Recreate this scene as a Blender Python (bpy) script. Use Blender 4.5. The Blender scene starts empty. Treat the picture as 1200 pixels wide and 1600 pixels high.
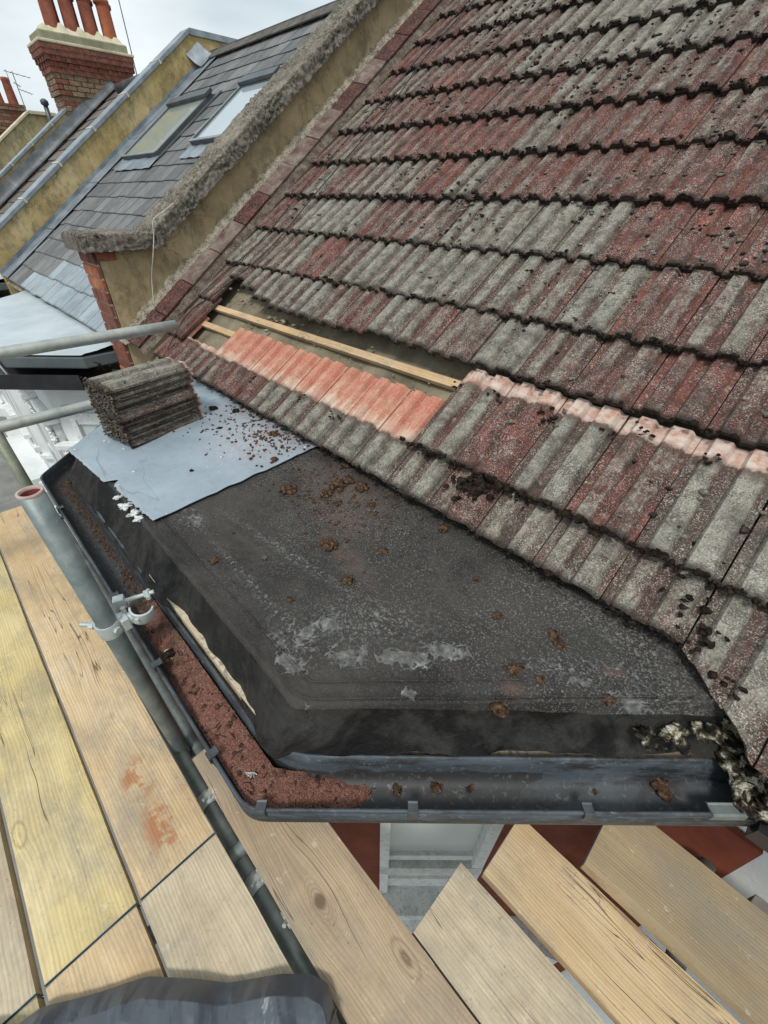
import bpy, bmesh, math, random
from math import sin, cos, pi, radians, sqrt
from mathutils import Vector, Matrix, noise
random.seed(7)
SC = bpy.context.scene
COL = SC.collection

# ---------------------------------------------------------------- camera, sky, sun, exposure
cam = bpy.data.cameras.new("camera")
camo = bpy.data.objects.new("camera", cam); COL.objects.link(camo)
cam.sensor_fit = 'VERTICAL'; cam.sensor_height = 36.0; cam.sensor_width = 27.0
cam.lens = 659.92 / 1600 * 36.0
cam.clip_start = 0.02; cam.clip_end = 3000
PITCH, ROLL, YAW, TH = .639596340, -.0112803684, .782720297, .614476946
def cam_axes():
    cp, sp = cos(PITCH), sin(PITCH)
    F = Vector((0, cp, -sp)); R = Vector((1, 0, 0)); D = F.cross(R)
    R2 = R*cos(ROLL) + D*sin(ROLL); D2 = -R*sin(ROLL) + D*cos(ROLL)
    c, s = cos(YAW), sin(YAW)
    def inv(v): return Vector((c*v.x - s*v.y, s*v.x + c*v.y, v.z))
    return inv(R2), inv(D2), inv(F)
_r, _d, _f = cam_axes()
camo.matrix_world = Matrix(((_r.x, -_d.x, -_f.x, 0), (_r.y, -_d.y, -_f.y, 0), (_r.z, -_d.z, -_f.z, 0), (0, 0, 0, 1)))
SC.camera = camo

SUN_EL, SUN_AZ = radians(58), radians(150)      # high, soft, from behind the left of the house front
world = bpy.data.worlds.new("World"); SC.world = world; world.use_nodes = True
wn = world.node_tree.nodes; wl = world.node_tree.links; wn.clear()
wo = wn.new('ShaderNodeOutputWorld'); bg = wn.new('ShaderNodeBackground'); bg.inputs[1].default_value = 0.08
sky = wn.new('ShaderNodeTexSky'); sky.sky_type = 'NISHITA'; sky.sun_disc = False
sky.sun_elevation = SUN_EL; sky.sun_rotation = SUN_AZ
tc = wn.new('ShaderNodeTexCoord'); mp = wn.new('ShaderNodeMapping'); mp.inputs['Scale'].default_value = (1, 1, 3.5)
nz = wn.new('ShaderNodeTexNoise'); nz.inputs['Scale'].default_value = 2.3; nz.inputs['Detail'].default_value = 5; nz.inputs['Roughness'].default_value = .5
rp = wn.new('ShaderNodeValToRGB'); rp.color_ramp.elements[0].position = .34; rp.color_ramp.elements[1].position = .66
rp.color_ramp.elements[0].color = (5.5, 6.3, 6.7, 1); rp.color_ramp.elements[1].color = (8.6, 9.1, 9.2, 1)
mx = wn.new('ShaderNodeMixRGB'); mx.inputs[0].default_value = .9
wl.new(tc.outputs['Generated'], mp.inputs[0]); wl.new(mp.outputs[0], nz.inputs['Vector']); wl.new(nz.outputs[0], rp.inputs[0])
wl.new(sky.outputs[0], mx.inputs[1]); wl.new(rp.outputs[0], mx.inputs[2]); wl.new(mx.outputs[0], bg.inputs[0]); wl.new(bg.outputs[0], wo.inputs[0])
sd = bpy.data.lights.new("sun", 'SUN'); sd.energy = 1.5; sd.angle = radians(11); sd.color = (1, .97, .92)
so = bpy.data.objects.new("sun", sd); COL.objects.link(so)
sdir = Vector((cos(SUN_EL)*sin(SUN_AZ), cos(SUN_EL)*cos(SUN_AZ), sin(SUN_EL)))
so.rotation_euler = (-sdir).to_track_quat('-Z', 'Y').to_euler()
SC.view_settings.view_transform = 'Standard'; SC.view_settings.look = 'None'
SC.view_settings.exposure = 0.56; SC.view_settings.gamma = 1; SC.view_settings.use_curve_mapping = False

# ---------------------------------------------------------------- material helper
class NT:
    def __init__(s, name):
        s.m = bpy.data.materials.new(name); s.m.use_nodes = True
        s.n = s.m.node_tree.nodes; s.l = s.m.node_tree.links
        s.b = s.n['Principled BSDF']; s.out = s.n['Material Output']
        s.tc = s.n.new('ShaderNodeTexCoord'); s.oi = s.n.new('ShaderNodeObjectInfo')
        s.obj = s.tc.outputs['Object']; s.rnd = s.oi.outputs['Random']
        g = s.n.new('ShaderNodeNewGeometry'); s.pos = g.outputs['Position']; s.nrm = g.outputs['Normal']
    def put(s, sock, v):
        if hasattr(v, 'links'): s.l.new(v, sock)
        elif v is not None:
            if isinstance(v, (tuple, list)) and len(v) == 3 and sock.type == 'RGBA': v = (*v, 1)
            sock.default_value = v
    def noise(s, scale, detail=2, vec=None, rough=.5, dist=0, out=0):
        k = s.n.new('ShaderNodeTexNoise'); s.put(k.inputs['Scale'], scale); k.inputs['Detail'].default_value = detail
        k.inputs['Roughness'].default_value = rough; k.inputs['Distortion'].default_value = dist
        s.put(k.inputs['Vector'], vec if vec is not None else s.obj); return k.outputs[out]
    def voro(s, scale, vec=None, feature='F1', out=0, rnd=1):
        k = s.n.new('ShaderNodeTexVoronoi'); k.feature = feature; k.inputs['Scale'].default_value = scale
        k.inputs['Randomness'].default_value = rnd
        s.put(k.inputs['Vector'], vec if vec is not None else s.obj); return k.outputs[out]
    def wave(s, scale, dist, detail, vec, dscale=1, direction='Y', rough=.5):
        k = s.n.new('ShaderNodeTexWave'); k.bands_direction = direction; k.inputs['Scale'].default_value = scale
        k.inputs['Distortion'].default_value = dist; k.inputs['Detail'].default_value = detail; k.inputs['Detail Scale'].default_value = dscale
        k.inputs['Detail Roughness'].default_value = rough
        s.put(k.inputs['Vector'], vec); return k.outputs[1]
    def map(s, vec, scale=(1, 1, 1), loc=(0, 0, 0), rot=(0, 0, 0)):
        k = s.n.new('ShaderNodeMapping'); s.put(k.inputs['Vector'], vec)
        s.put(k.inputs['Scale'], scale); s.put(k.inputs['Location'], loc); s.put(k.inputs['Rotation'], rot); return k.outputs[0]
    def ramp(s, fac, els, interp='LINEAR'):
        k = s.n.new('ShaderNodeValToRGB'); s.put(k.inputs[0], fac); r = k.color_ramp; r.interpolation = interp
        while len(r.elements) < len(els): r.elements.new(.5)
        for e, (p, c) in zip(r.elements, els):
            e.position = p; e.color = (c, c, c, 1) if isinstance(c, (int, float)) else (*c, 1)
        return k.outputs[0]
    def mix(s, fac, a, b, mode='MIX'):
        k = s.n.new('ShaderNodeMixRGB'); k.blend_type = mode
        s.put(k.inputs[0], fac); s.put(k.inputs[1], a); s.put(k.inputs[2], b); return k.outputs[0]
    def math(s, op, a, b=0, clamp=False):
        k = s.n.new('ShaderNodeMath'); k.operation = op; k.use_clamp = clamp; s.put(k.inputs[0], a); s.put(k.inputs[1], b); return k.outputs[0]
    def vadd(s, a, b, op='ADD'):
        k = s.n.new('ShaderNodeVectorMath'); k.operation = op; s.put(k.inputs[0], a); s.put(k.inputs[1], b); return k.outputs[0]
    def comb(s, x=0, y=0, z=0):
        k = s.n.new('ShaderNodeCombineXYZ'); s.put(k.inputs[0], x); s.put(k.inputs[1], y); s.put(k.inputs[2], z); return k.outputs[0]
    def sep(s, v):
        k = s.n.new('ShaderNodeSeparateXYZ'); s.put(k.inputs[0], v); return k.outputs
    def attr(s, name):
        k = s.n.new('ShaderNodeAttribute'); k.attribute_type = 'OBJECT'; k.attribute_name = name; return k.outputs['Fac']
    def seeded(s, amt=37.0, vec=None):      # object coordinates shifted by the object's own random number
        return s.vadd(vec if vec is not None else s.obj, s.comb(s.math('MULTIPLY', s.rnd, amt), s.math('MULTIPLY', s.rnd, amt*1.7), s.math('MULTIPLY', s.rnd, amt*.6)))
    def done(s, col, rough=.8, h=None, strength=.5, dist=.003, metal=0, spec=.5, h2=None, dist2=.02):
        s.put(s.b.inputs['Base Color'], col); s.put(s.b.inputs['Roughness'], rough); s.put(s.b.inputs['Metallic'], metal)
        s.put(s.b.inputs['Specular IOR Level'], spec); nn = None
        for hh, dd in ((h2, dist2), (h, dist)):
            if hh is None: continue
            k = s.n.new('ShaderNodeBump'); k.inputs['Strength'].default_value = strength; k.inputs['Distance'].default_value = dd
            s.put(k.inputs['Height'], hh)
            if nn is not None: s.l.new(nn, k.inputs['Normal'])
            nn = k.outputs[0]
        if nn is not None: s.l.new(nn, s.b.inputs['Normal'])
        return s.m
M = {}

# old interlocking concrete tile: local x across, y up the slope, z out
def tile_mat():
    n = NT('old_concrete_tile'); v = n.seeded(53); o = n.sep(n.obj)
    tone = n.attr('tone'); lap = n.attr('lap')
    big = n.noise(9, 4, v, .6); fine = n.noise(260, 3, v, .6); mid = n.noise(70, 4, v, .65)
    streak = n.noise(14, 3, n.map(v, (3.2, .5, 1)), .6)
    f = n.math('ADD', n.math('MULTIPLY', tone, .78), n.math('MULTIPLY', n.math('SUBTRACT', streak, .5), 1.3))
    f = n.math('ADD', f, n.math('MULTIPLY', n.math('SUBTRACT', mid, .5), 1.0))
    wn = n.noise(1.7, 5, n.map(n.pos, (1.6, 1, 1)), .62)
    f = n.math('ADD', f, n.math('MULTIPLY', n.math('SUBTRACT', wn, .5), 1.2))
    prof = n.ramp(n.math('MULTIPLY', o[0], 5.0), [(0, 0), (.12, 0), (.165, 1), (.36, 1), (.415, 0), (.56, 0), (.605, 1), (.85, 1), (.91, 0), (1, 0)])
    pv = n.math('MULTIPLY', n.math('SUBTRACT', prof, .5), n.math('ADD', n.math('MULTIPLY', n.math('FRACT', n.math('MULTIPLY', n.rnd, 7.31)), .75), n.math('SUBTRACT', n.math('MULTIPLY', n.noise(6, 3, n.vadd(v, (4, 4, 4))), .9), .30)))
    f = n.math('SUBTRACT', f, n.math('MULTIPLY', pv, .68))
    base = n.ramp(f, [(.0, (.28, .268, .222)), (.22, (.235, .205, .165)), (.38, (.17, .115, .095)), (.60, (.145, .058, .050)), (.80, (.20, .060, .047)), (.98, (.28, .082, .060))])
    dark = n.ramp(n.noise(23, 5, v, .7), [(.38, .30), (.60, 1.0)])
    base = n.mix(.8, base, dark, 'MULTIPLY')
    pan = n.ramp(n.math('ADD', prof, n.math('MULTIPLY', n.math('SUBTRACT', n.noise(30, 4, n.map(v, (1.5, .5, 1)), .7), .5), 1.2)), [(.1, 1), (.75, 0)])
    base = n.mix(n.math('MULTIPLY', pan, n.math('ADD', .18, n.math('MULTIPLY', n.math('FRACT', n.math('MULTIPLY', n.rnd, 3.7)), .42))), base, (.055, .040, .033))  # pans coloured darker: settled dirt plus painted shade between the rolls
    sp = n.ramp(fine, [(.53, 0), (.62, 1)])
    spa = n.ramp(n.noise(11, 3, n.vadd(v, (3, 1, 9))), [(.35, .25), (.65, 1)])
    base = n.mix(n.math('MULTIPLY', n.math('MULTIPLY', sp, spa), .85), base, (.54, .50, .43))
    dk = n.ramp(n.noise(210, 3, n.vadd(v, (7, 7, 1)), .7), [(.36, 1), (.47, 0)])
    base = n.mix(n.math('MULTIPLY', dk, .75), base, (.045, .036, .03))
    drk = n.ramp(n.noise(16, 6, n.map(n.vadd(v, (2, 7, 5)), (1, .55, 1)), .78), [(.50, 0), (.64, 1)])
    base = n.mix(n.math('MULTIPLY', drk, .50), base, (.045, .036, .032))
    pal = n.ramp(n.noise(34, 5, n.vadd(v, (9, 2, 5)), .75), [(.58, 0), (.68, 1)])
    base = n.mix(n.math('MULTIPLY', pal, .55), base, (.42, .39, .33))
    # lichen spots
    lz = n.ramp(n.math('ADD', n.voro(38, v), n.math('MULTIPLY', n.noise(90, 2, v), .25)), [(.22, 1), (.30, 0)])
    lzm = n.ramp(n.noise(7, 2, n.vadd(v, (1, 5, 2))), [(.50, 0), (.62, 1)])
    base = n.mix(n.math('MULTIPLY', n.math('MULTIPLY', lz, lzm), .7), base, (.40, .40, .33))
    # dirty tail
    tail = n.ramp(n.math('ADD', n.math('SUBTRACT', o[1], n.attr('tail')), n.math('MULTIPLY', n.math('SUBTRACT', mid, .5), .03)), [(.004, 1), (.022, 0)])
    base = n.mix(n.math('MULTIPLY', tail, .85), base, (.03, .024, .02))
    # unweathered head, once covered by the course above
    edge = n.math('ADD', o[1], n.math('MULTIPLY', n.math('SUBTRACT', n.noise(30, 3, v, .6), .5), .035))
    d = n.math('SUBTRACT', edge, lap)
    fresh = n.ramp(n.math('ADD', d, n.math('MULTIPLY', n.math('SUBTRACT', n.noise(120, 4, v, .75), .5), .022)), [(0, 0), (.005, 1)])
    ex = n.math('ADD', n.math('MULTIPLY', n.noise(20, 4, n.map(v, (1.6, .45, 1)), .7), .6), n.math('MULTIPLY', n.noise(85, 4, v, .7), .4))
    eff = n.ramp(n.math('ADD', n.math('MULTIPLY', d, 2.3), n.math('MULTIPLY', ex, .75)), [(.34, (.60, .51, .41)), (.49, (.55, .40, .29)), (.56, (.47, .19, .125)), (.66, (.52, .30, .20)), (.76, (.46, .17, .11)), (.9, (.50, .26, .17))])
    eff = n.mix(n.math('MULTIPLY', n.ramp(n.noise(9, 3, n.map(v, (3, .3, 1))), [(.42, 0), (.58, 1)]), .55), eff, (.40, .105, .075))
    eff = n.mix(n.math('MULTIPLY', n.ramp(n.noise(300, 2, v), [(.52, 0), (.64, 1)]), .35), eff, (.28, .12, .09))
    eff = n.mix(n.attr('chalk'), eff, n.ramp(n.noise(24, 5, v, .7), [(.35, (.42, .17, .12)), (.55, (.58, .50, .43)), (.8, (.66, .60, .54))]))
    eff = n.mix(n.math('MULTIPLY', n.ramp(n.noise(150, 4, v, .8), [(.5, 0), (.62, 1)]), .4), eff, (.62, .48, .38))
    eff = n.mix(n.ramp(o[0], [(.001, .8), (.004, 0)]), eff, (.05, .03, .025))
    eff = n.mix(n.math('MULTIPLY', n.ramp(n.noise(14, 5, n.vadd(v, (6, 6, 6)), .75), [(.5, 0), (.7, 1)]), .35), eff, (.20, .11, .085))
    base = n.mix(fresh, base, eff)
    # dirty brown line where it starts
    ln = n.ramp(n.math('ABSOLUTE', n.math('SUBTRACT', d, -.004)), [(.004, 1), (.022, 0)])
    base = n.mix(n.math('MULTIPLY', ln, .65), base, (.10, .06, .045))
    h = n.math('ADD', n.math('MULTIPLY', n.noise(260, 3, v, .7), .6), n.math('MULTIPLY', n.noise(60, 4, v, .65), 1.0))
    hf = n.math('MULTIPLY', h, n.math('SUBTRACT', 1.0, n.math('MULTIPLY', fresh, .35)))
    return n.done(base, .92, hf, .8, .006, spec=.25)
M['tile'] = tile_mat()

def simple(name, cols, scale=8, rough=.8, bump=0, bscale=60, detail=4, metal=0, spec=.4, speck=None, use='obj', dist=.004):
    n = NT(name); v = n.seeded(20) if use == 'obj' else n.pos
    f = n.noise(scale, detail, v, .6)
    k = len(cols); c = n.ramp(f, [(.32 + .36*i/(max(1, k-1)), cols[i]) for i in range(k)])
    if speck:
        sc, col, amt = speck
        c = n.mix(n.math('MULTIPLY', n.ramp(n.noise(sc, 3, v, .7), [(.52, 0), (.62, 1)]), amt), c, col)
    h = n.noise(bscale, 5, v, .65) if bump else None
    return n.done(c, rough, h, .8 if bump else .5, bump or dist, metal, spec)

M['moss'] = simple('dark_moss', [(.010, .008, .006), (.026, .019, .014), (.06, .045, .032)], 60, 1, .012, 240, spec=.1)
M['moss_brown'] = simple('dry_brown_moss', [(.035, .022, .014), (.10, .06, .038), (.22, .14, .085)], 90, 1, .012, 260, spec=.1)
M['nodule_dark'] = simple('dark_grey_moss_pad', [(.016, .013, .011), (.045, .038, .032), (.11, .10, .085)], 70, 1, .008, 260, spec=.1)
M['crust'] = simple('grey_brown_crust', [(.06, .048, .038), (.14, .115, .092), (.25, .215, .18)], 90, 1, .01, 300, spec=.1)
M['nodule'] = simple('grey_lichen_pad', [(.09, .082, .070), (.19, .18, .155), (.33, .32, .28)], 70, 1, .008, 260, spec=.1)
def grit_mat():
    n = NT('red_brown_grit'); p = n.pos; q = n.sep(p)
    a = n.ramp(n.noise(200, 3, p, .7), [(.3, (.12, .048, .036)), (.5, (.215, .092, .067)), (.7, (.33, .18, .14))])
    b = n.ramp(n.noise(70, 5, p, .75), [(.35, (.022, .016, .012)), (.55, (.065, .043, .032)), (.7, (.14, .10, .075))])
    west = n.ramp(n.math('ADD', n.math('MULTIPLY', n.math('ADD', q[0], 1.6), .8), n.math('MULTIPLY', n.math('SUBTRACT', n.noise(12, 4, p), .5), 1.6)), [(.25, 1), (.6, 0)])
    c = n.mix(west, a, b)
    c = n.mix(n.math('MULTIPLY', n.ramp(n.noise(16, 5, p, .7), [(.54, 0), (.68, 1)]), .5), c, (.06, .04, .03))
    c = n.mix(n.math('MULTIPLY', n.ramp(n.noise(420, 2, p, .6), [(.58, 0), (.66, 1)]), .7), c, (.46, .37, .31))
    return n.done(c, 1, n.noise(300, 4, p, .7), .9, .008, spec=.1)
M['grit'] = grit_mat()
M['grit_dark'] = simple('dark_debris', [(.03, .02, .014), (.09, .05, .034), (.15, .10, .07)], 90, 1, .01, 260, spec=.1)

def near(n, x, y, rx, ry):
    q = n.n.new('ShaderNodeVectorMath'); q.operation = 'LENGTH'; n.put(q.inputs[0], n.map(n.vadd(n.pos, (x, y, 0), 'SUBTRACT'), (1/rx, 1/ry, 0)))
    return n.ramp(q.outputs['Value'], [(.45, 1), (1, 0)])
def wood(name, a, b, c, knot=None):
    n = NT(name); v = n.seeded(61); 
    warp = n.noise(1.6, 3, n.map(v, (1, 2.2, 1)), .5, out=1)
    vv = n.vadd(v, n.vadd(n.vadd(warp, (.5, .5, .5), 'SUBTRACT'), (.0, .055, .0), 'MULTIPLY'))
    # knots push the grain lines aside
    kd = n.voro(1.0, n.map(v, (2.1, 5.2, 0.0)), rnd=1)
    kk = n.ramp(kd, [(.0, 1), (.22, .25), (.5, 0)])
    vv = n.vadd(vv, n.comb(0, n.math('MULTIPLY', kk, .018), 0))
    if knot:
        dv = n.vadd(n.pos, (knot[0], knot[1], 0), 'SUBTRACT'); dk = n.sep(dv)
        q = n.n.new('ShaderNodeVectorMath'); q.operation = 'LENGTH'; n.put(q.inputs[0], n.map(dv, (.42, 1, 0))); kl = q.outputs['Value']
        push = n.ramp(kl, [(.0, 1), (.03, .62), (.075, .12), (.12, 0)])
        vv = n.vadd(vv, n.comb(0, n.math('MULTIPLY', push, n.math('MULTIPLY', dk[1], -.85)), 0))
    g = n.wave(26, 2.2, 3, n.map(vv, (.10, 1.3, 1)), 1.4, 'Y', .6)
    g2 = n.noise(55, 6, n.map(vv, (.05, 3.0, .1)), .72)
    col = n.ramp(n.noise(2.4, 4, n.map(v, (1, 1.6, 1)), .6), [(.33, a), (.52, b), (.7, c)])
    col = n.mix(n.math('MULTIPLY', n.ramp(g, [(.0, 1), (.35, .2), (.6, 0)]), n.math('MULTIPLY', n.noise(2.5, 3, n.vadd(v, (3, 3, 7))), .40)), col, (b[0]*.42, b[1]*.34, b[2]*.26))
    col = n.mix(n.math('MULTIPLY', n.ramp(g2, [(.36, 1), (.6, 0)]), .33), col, (b[0]*.48, b[1]*.42, b[2]*.36))
    knot_c = n.ramp(n.math('ADD', kd, n.math('MULTIPLY', n.noise(40, 2, v), .03)), [(.045, 1), (.075, 0)])
    col = n.mix(n.math('MULTIPLY', knot_c, .75), col, (.13, .085, .05))
    ring = n.ramp(n.math('ABSOLUTE', n.math('SUBTRACT', kd, .10)), [(.0, .5), (.02, 0)])
    col = n.mix(ring, col, (.2, .14, .09))
    if knot:
        q2 = n.n.new('ShaderNodeVectorMath'); q2.operation = 'LENGTH'; n.put(q2.inputs[0], n.map(dv, (.8, 1, 0)))
        col = n.mix(n.ramp(q2.outputs['Value'], [(.0, .9), (.0135, .8), (.0165, 0)]), col, (.13, .085, .055))
        rg = n.ramp(n.math('ABSOLUTE', n.math('SUBTRACT', n.math('FRACT', n.math('MULTIPLY', kl, 170)), .5)), [(.0, 1), (.25, 0)])
        col = n.mix(n.math('MULTIPLY', n.math('MULTIPLY', rg, n.ramp(kl, [(.012, 1), (.035, 0)])), .5), col, (.15, .10, .06))
    # drying cracks running along the board
    cr = n.noise(3.2, 3, n.map(n.vadd(vv, (5, 2, 0)), (.16, 4.2, 0)), .55)
    crk = n.ramp(n.math('ABSOLUTE', n.math('SUBTRACT', cr, .5)), [(.0, 1), (.0035, 0)])
    crk = n.math('MULTIPLY', crk, n.ramp(n.noise(1.6, 1, n.vadd(v, (2, 8, 1))), [(.50, 0), (.56, 1)]))
    col = n.mix(n.math('MULTIPLY', crk, .88), col, (.035, .025, .018))
    st = n.ramp(n.noise(6, 6, n.vadd(v, (9, 3, 3)), .75), [(.5, 0), (.72, 1)])
    col = n.mix(n.math('MULTIPLY', st, .38), col, (.19, .16, .12))
    gr = n.ramp(n.noise(3.5, 6, n.map(n.vadd(v, (4, 9, 2)), (.7, 1.5, 1)), .75), [(.46, 0), (.66, 1)])
    col = n.mix(n.math('MULTIPLY', gr, .60), col, (.25, .235, .195))
    dirt = n.ramp(n.noise(95, 4, v, .75), [(.60, 0), (.68, 1)])
    dm_ = n.ramp(n.noise(5, 4, n.vadd(v, (1, 1, 8)), .6), [(.45, .15), (.65, 1)])
    col = n.mix(n.math('MULTIPLY', n.math('MULTIPLY', dirt, dm_), .7), col, (.10, .07, .05))
    spl = n.ramp(n.noise(28, 5, n.vadd(v, (5, 1, 1)), .7), [(.63, 0), (.67, 1)])
    col = n.mix(n.math('MULTIPLY', spl, .45), col, (.62, .59, .50))
    red = n.math('MULTIPLY', n.attr('rust'), n.math('MULTIPLY', n.ramp(n.noise(14, 6, n.pos, .7), [(.47, 0), (.56, 1)]), n.math('MAXIMUM', near(n, -.99, -.150, .10, .06), near(n, -.80, -.145, .12, .06))))
    col = n.mix(n.math('MULTIPLY', red, .75), col, (.36, .13, .05))
    h = n.math('ADD', n.math('MULTIPLY', g2, .5), n.math('MULTIPLY', crk, -2.0))
    h = n.math('ADD', h, n.math('MULTIPLY', g, .25))
    return n.done(col, .78, h, .7, .002, spec=.25)
M['wood_cream'] = wood('cream_pine_board', (.56, .405, .23), (.66, .50, .30), (.72, .58, .38))
M['wood_yellow'] = wood('yellowish_pine_board', (.60, .48, .22), (.68, .56, .29), (.72, .61, .37))
M['wood_grey'] = wood('weathered_tan_board', (.36, .27, .175), (.46, .355, .24), (.56, .43, .28), knot=(-.321, .091))
M['wood_pale'] = wood('pale_scuffed_board', (.50, .41, .28), (.62, .53, .38), (.70, .61, .45))
M['wood_brown'] = wood('brownish_board', (.34, .26, .155), (.43, .335, .205), (.52, .40, .24))
M['wood_grey2'] = simple('weathered_grey_timber', [(.13, .115, .10), (.20, .185, .16), (.28, .26, .23)], 9, .9, .003, 60, use='pos')
M['batten'] = wood('new_pine_batten', (.52, .35, .19), (.62, .44, .25), (.66, .50, .30))

def felt_mat():
    n = NT('weathered_black_roofing_felt'); p = n.pos; s = n.sep(p)
    base = n.ramp(n.noise(3.2, 5, p, .6), [(.3, (.017, .0155, .0145)), (.5, (.028, .0255, .0235)), (.7, (.044, .040, .036))])
    def blob(x, y, rx, ry, rot=0):
        d = n.map(n.vadd(p, (x, y, 0), 'SUBTRACT'), (1/rx, 1/ry, 0))
        if rot: d = n.map(n.map(n.vadd(p, (x, y, 0), 'SUBTRACT'), rot=(0, 0, rot)), (1/rx, 1/ry, 0))
        k = n.n.new('ShaderNodeVectorMath'); k.operation = 'LENGTH'; n.put(k.inputs[0], d)
        return n.ramp(k.outputs['Value'], [(.25, 1), (1.0, 0)])
    def mx_(*a):
        r = a[0]
        for b in a[1:]: r = n.math('MAXIMUM', r, b)
        return r
    # flaked-off patches where the grey layer shows: a net of cracks round small islands
    area = mx_(*[blob(*b) for b in FELT_PATCHES])
    net = n.ramp(n.voro(34, n.vadd(p, n.vadd(n.noise(20, 3, p, .6, out=1), (.06, .06, .06), 'MULTIPLY')), 'DISTANCE_TO_EDGE'), [(.03, 1), (.12, 0)])
    isl = n.noise(24, 6, p, .72)
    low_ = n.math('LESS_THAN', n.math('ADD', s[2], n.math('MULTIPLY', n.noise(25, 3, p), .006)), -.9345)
    pk = n.math('ADD', n.math('MULTIPLY', area, .46), n.math('ADD', n.math('MULTIPLY', isl, .74), n.math('MULTIPLY', net, .19)))
    patch = n.ramp(pk, [(.745, 0), (.80, 1)])
    pc = n.ramp(n.noise(45, 5, p, .75), [(.32, (.055, .055, .052)), (.5, (.12, .12, .117)), (.68, (.26, .262, .258))])
    # mineral granules: sparkle towards the tiles
    gr_area = n.ramp(n.math('SUBTRACT', s[1], n.math('MULTIPLY', s[0], .15)), [(.30, .12), (.95, 1)])
    gr = n.ramp(n.noise(210, 3, p, .65), [(.54, 0), (.65, 1)])
    gr2 = n.ramp(n.noise(5, 4, n.vadd(p, (4, 4, 4)), .6), [(.35, .25), (.62, 1)])
    col = n.mix(n.math('MULTIPLY', n.math('MULTIPLY', gr, gr_area), n.math('MULTIPLY', gr2, .8)), base, (.30, .29, .27))
    # pale scuff lines
    sc = n.ramp(n.noise(90, 5, p, .8), [(.52, 0), (.62, 1)])
    sa = mx_(*[blob(*b) for b in FELT_SCUFF])
    col = n.mix(n.math('MULTIPLY', n.math('MULTIPLY', sc, sa), .7), col, (.30, .30, .29))
    # red tile dust
    rd = mx_(*[blob(*b) for b in FELT_DUST])
    rn = n.ramp(n.noise(26, 6, p, .75), [(.38, 0), (.70, 1)])
    col = n.mix(n.math('MULTIPLY', n.math('MULTIPLY', rd, rn), .85), col, (.13, .075, .058))
    col = n.mix(patch, col, pc)
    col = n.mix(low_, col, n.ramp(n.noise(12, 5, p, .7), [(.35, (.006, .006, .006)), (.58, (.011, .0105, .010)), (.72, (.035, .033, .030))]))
    h = n.math('ADD', n.math('MULTIPLY', n.noise(300, 3, p, .6), .45), n.math('MULTIPLY', patch, -.6))
    cr = n.ramp(n.noise(45, 4, p, .6), [(.3, 0), (.7, 1)])
    h = n.math('ADD', h, n.math('MULTIPLY', cr, .8))
    stain = n.ramp(n.noise(2.1, 6, n.vadd(p, (1, 6, 2)), .7, .6), [(.42, 0), (.5, .6), (.56, .15), (.7, .5)])
    col = n.mix(n.math('MULTIPLY', stain, .5), col, (.085, .080, .072))
    rough = n.math('ADD', n.math('MULTIPLY', n.noise(14, 4, p), .35), n.math('SUBTRACT', .56, n.math('MULTIPLY', low_, .14)))
    return n.done(col, rough, h, .8, .0035, spec=n.math('SUBTRACT', .26, n.math('MULTIPLY', low_, .10)))
FELT_PATCHES = [(-.60, .275, .09, .045, -.3), (-.68, .292, .06, .025, 0), (-.50, .40, .13, .055, -.75), (-.41, .48, .17, .05, -.75), (-.34, .57, .12, .045, -.6), (-.62, .42, .07, .05, -.7), (-.64, .36, .04, .10, 0),
                (-.33, .42, .035, .03, 0), (-.467, .235, .03, .016, 0), (.03, .755, .10, .028, -.5), (-.07, .717, .05, .02, -.7), (.14, .78, .05, .02, -.7), (-1.30, .36, .06, .05, 0)]
FELT_SCUFF = [(-.86, .345, .40, .022, .03), (-.66, .33, .18, .05, .05), (-1.36, .36, .14, .07, .1), (-.05, .78, .30, .05, -.7), (.08, .80, .15, .04, -.75), (-.05, .93, .3, .07, 0), (-.9, .5, .5, .025, -.1), (-.55, .50, .25, .10, -.7)]
FELT_DUST = [(-1.08, .86, .30, .14, 0), (-.95, .74, .20, .10, 0), (-.8, .62, .25, .05, .2), (-.02, .80, .05, .02, -.7), (-.17, .60, .05, .03, 0)]
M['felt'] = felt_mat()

def sheet_mat():
    n = NT('pale_grey_sheet'); p = n.pos
    c = n.ramp(n.noise(2.6, 4, p, .6), [(.3, (.23, .285, .33)), (.55, (.29, .35, .40)), (.75, (.36, .43, .48))])
    c = n.mix(n.math('MULTIPLY', n.ramp(n.noise(30, 5, p, .75), [(.52, 0), (.7, 1)]), .3), c, (.17, .19, .21))
    def blob(x, y, r):
        k = n.n.new('ShaderNodeVectorMath'); k.operation = 'LENGTH'; n.put(k.inputs[0], n.map(n.vadd(p, (x, y, 0), 'SUBTRACT'), (1/r, 1/r, 0)))
        return n.ramp(k.outputs['Value'], [(.2, 1), (1, 0)])
    a = n.math('MAXIMUM', blob(-1.62, .90, .36), blob(-1.9, 1.0, .3))
    dust = n.ramp(n.noise(38, 6, p, .8), [(.44, 0), (.60, 1)])
    c = n.mix(n.math('MULTIPLY', n.math('MULTIPLY', a, dust), .85), c, (.30, .19, .15))
    ln = n.ramp(n.math('ABSOLUTE', n.math('SUBTRACT', n.noise(1.8, 2, n.map(p, (.4, 4, 1), rot=(0, 0, .3))), .5)), [(0, 1), (.004, 0)])
    c = n.mix(n.math('MULTIPLY', ln, .5), c, (.12, .14, .16))
    return n.done(c, .45, n.noise(9, 4, p, .6), .4, .01, spec=.5)
M['sheet'] = sheet_mat()

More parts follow.
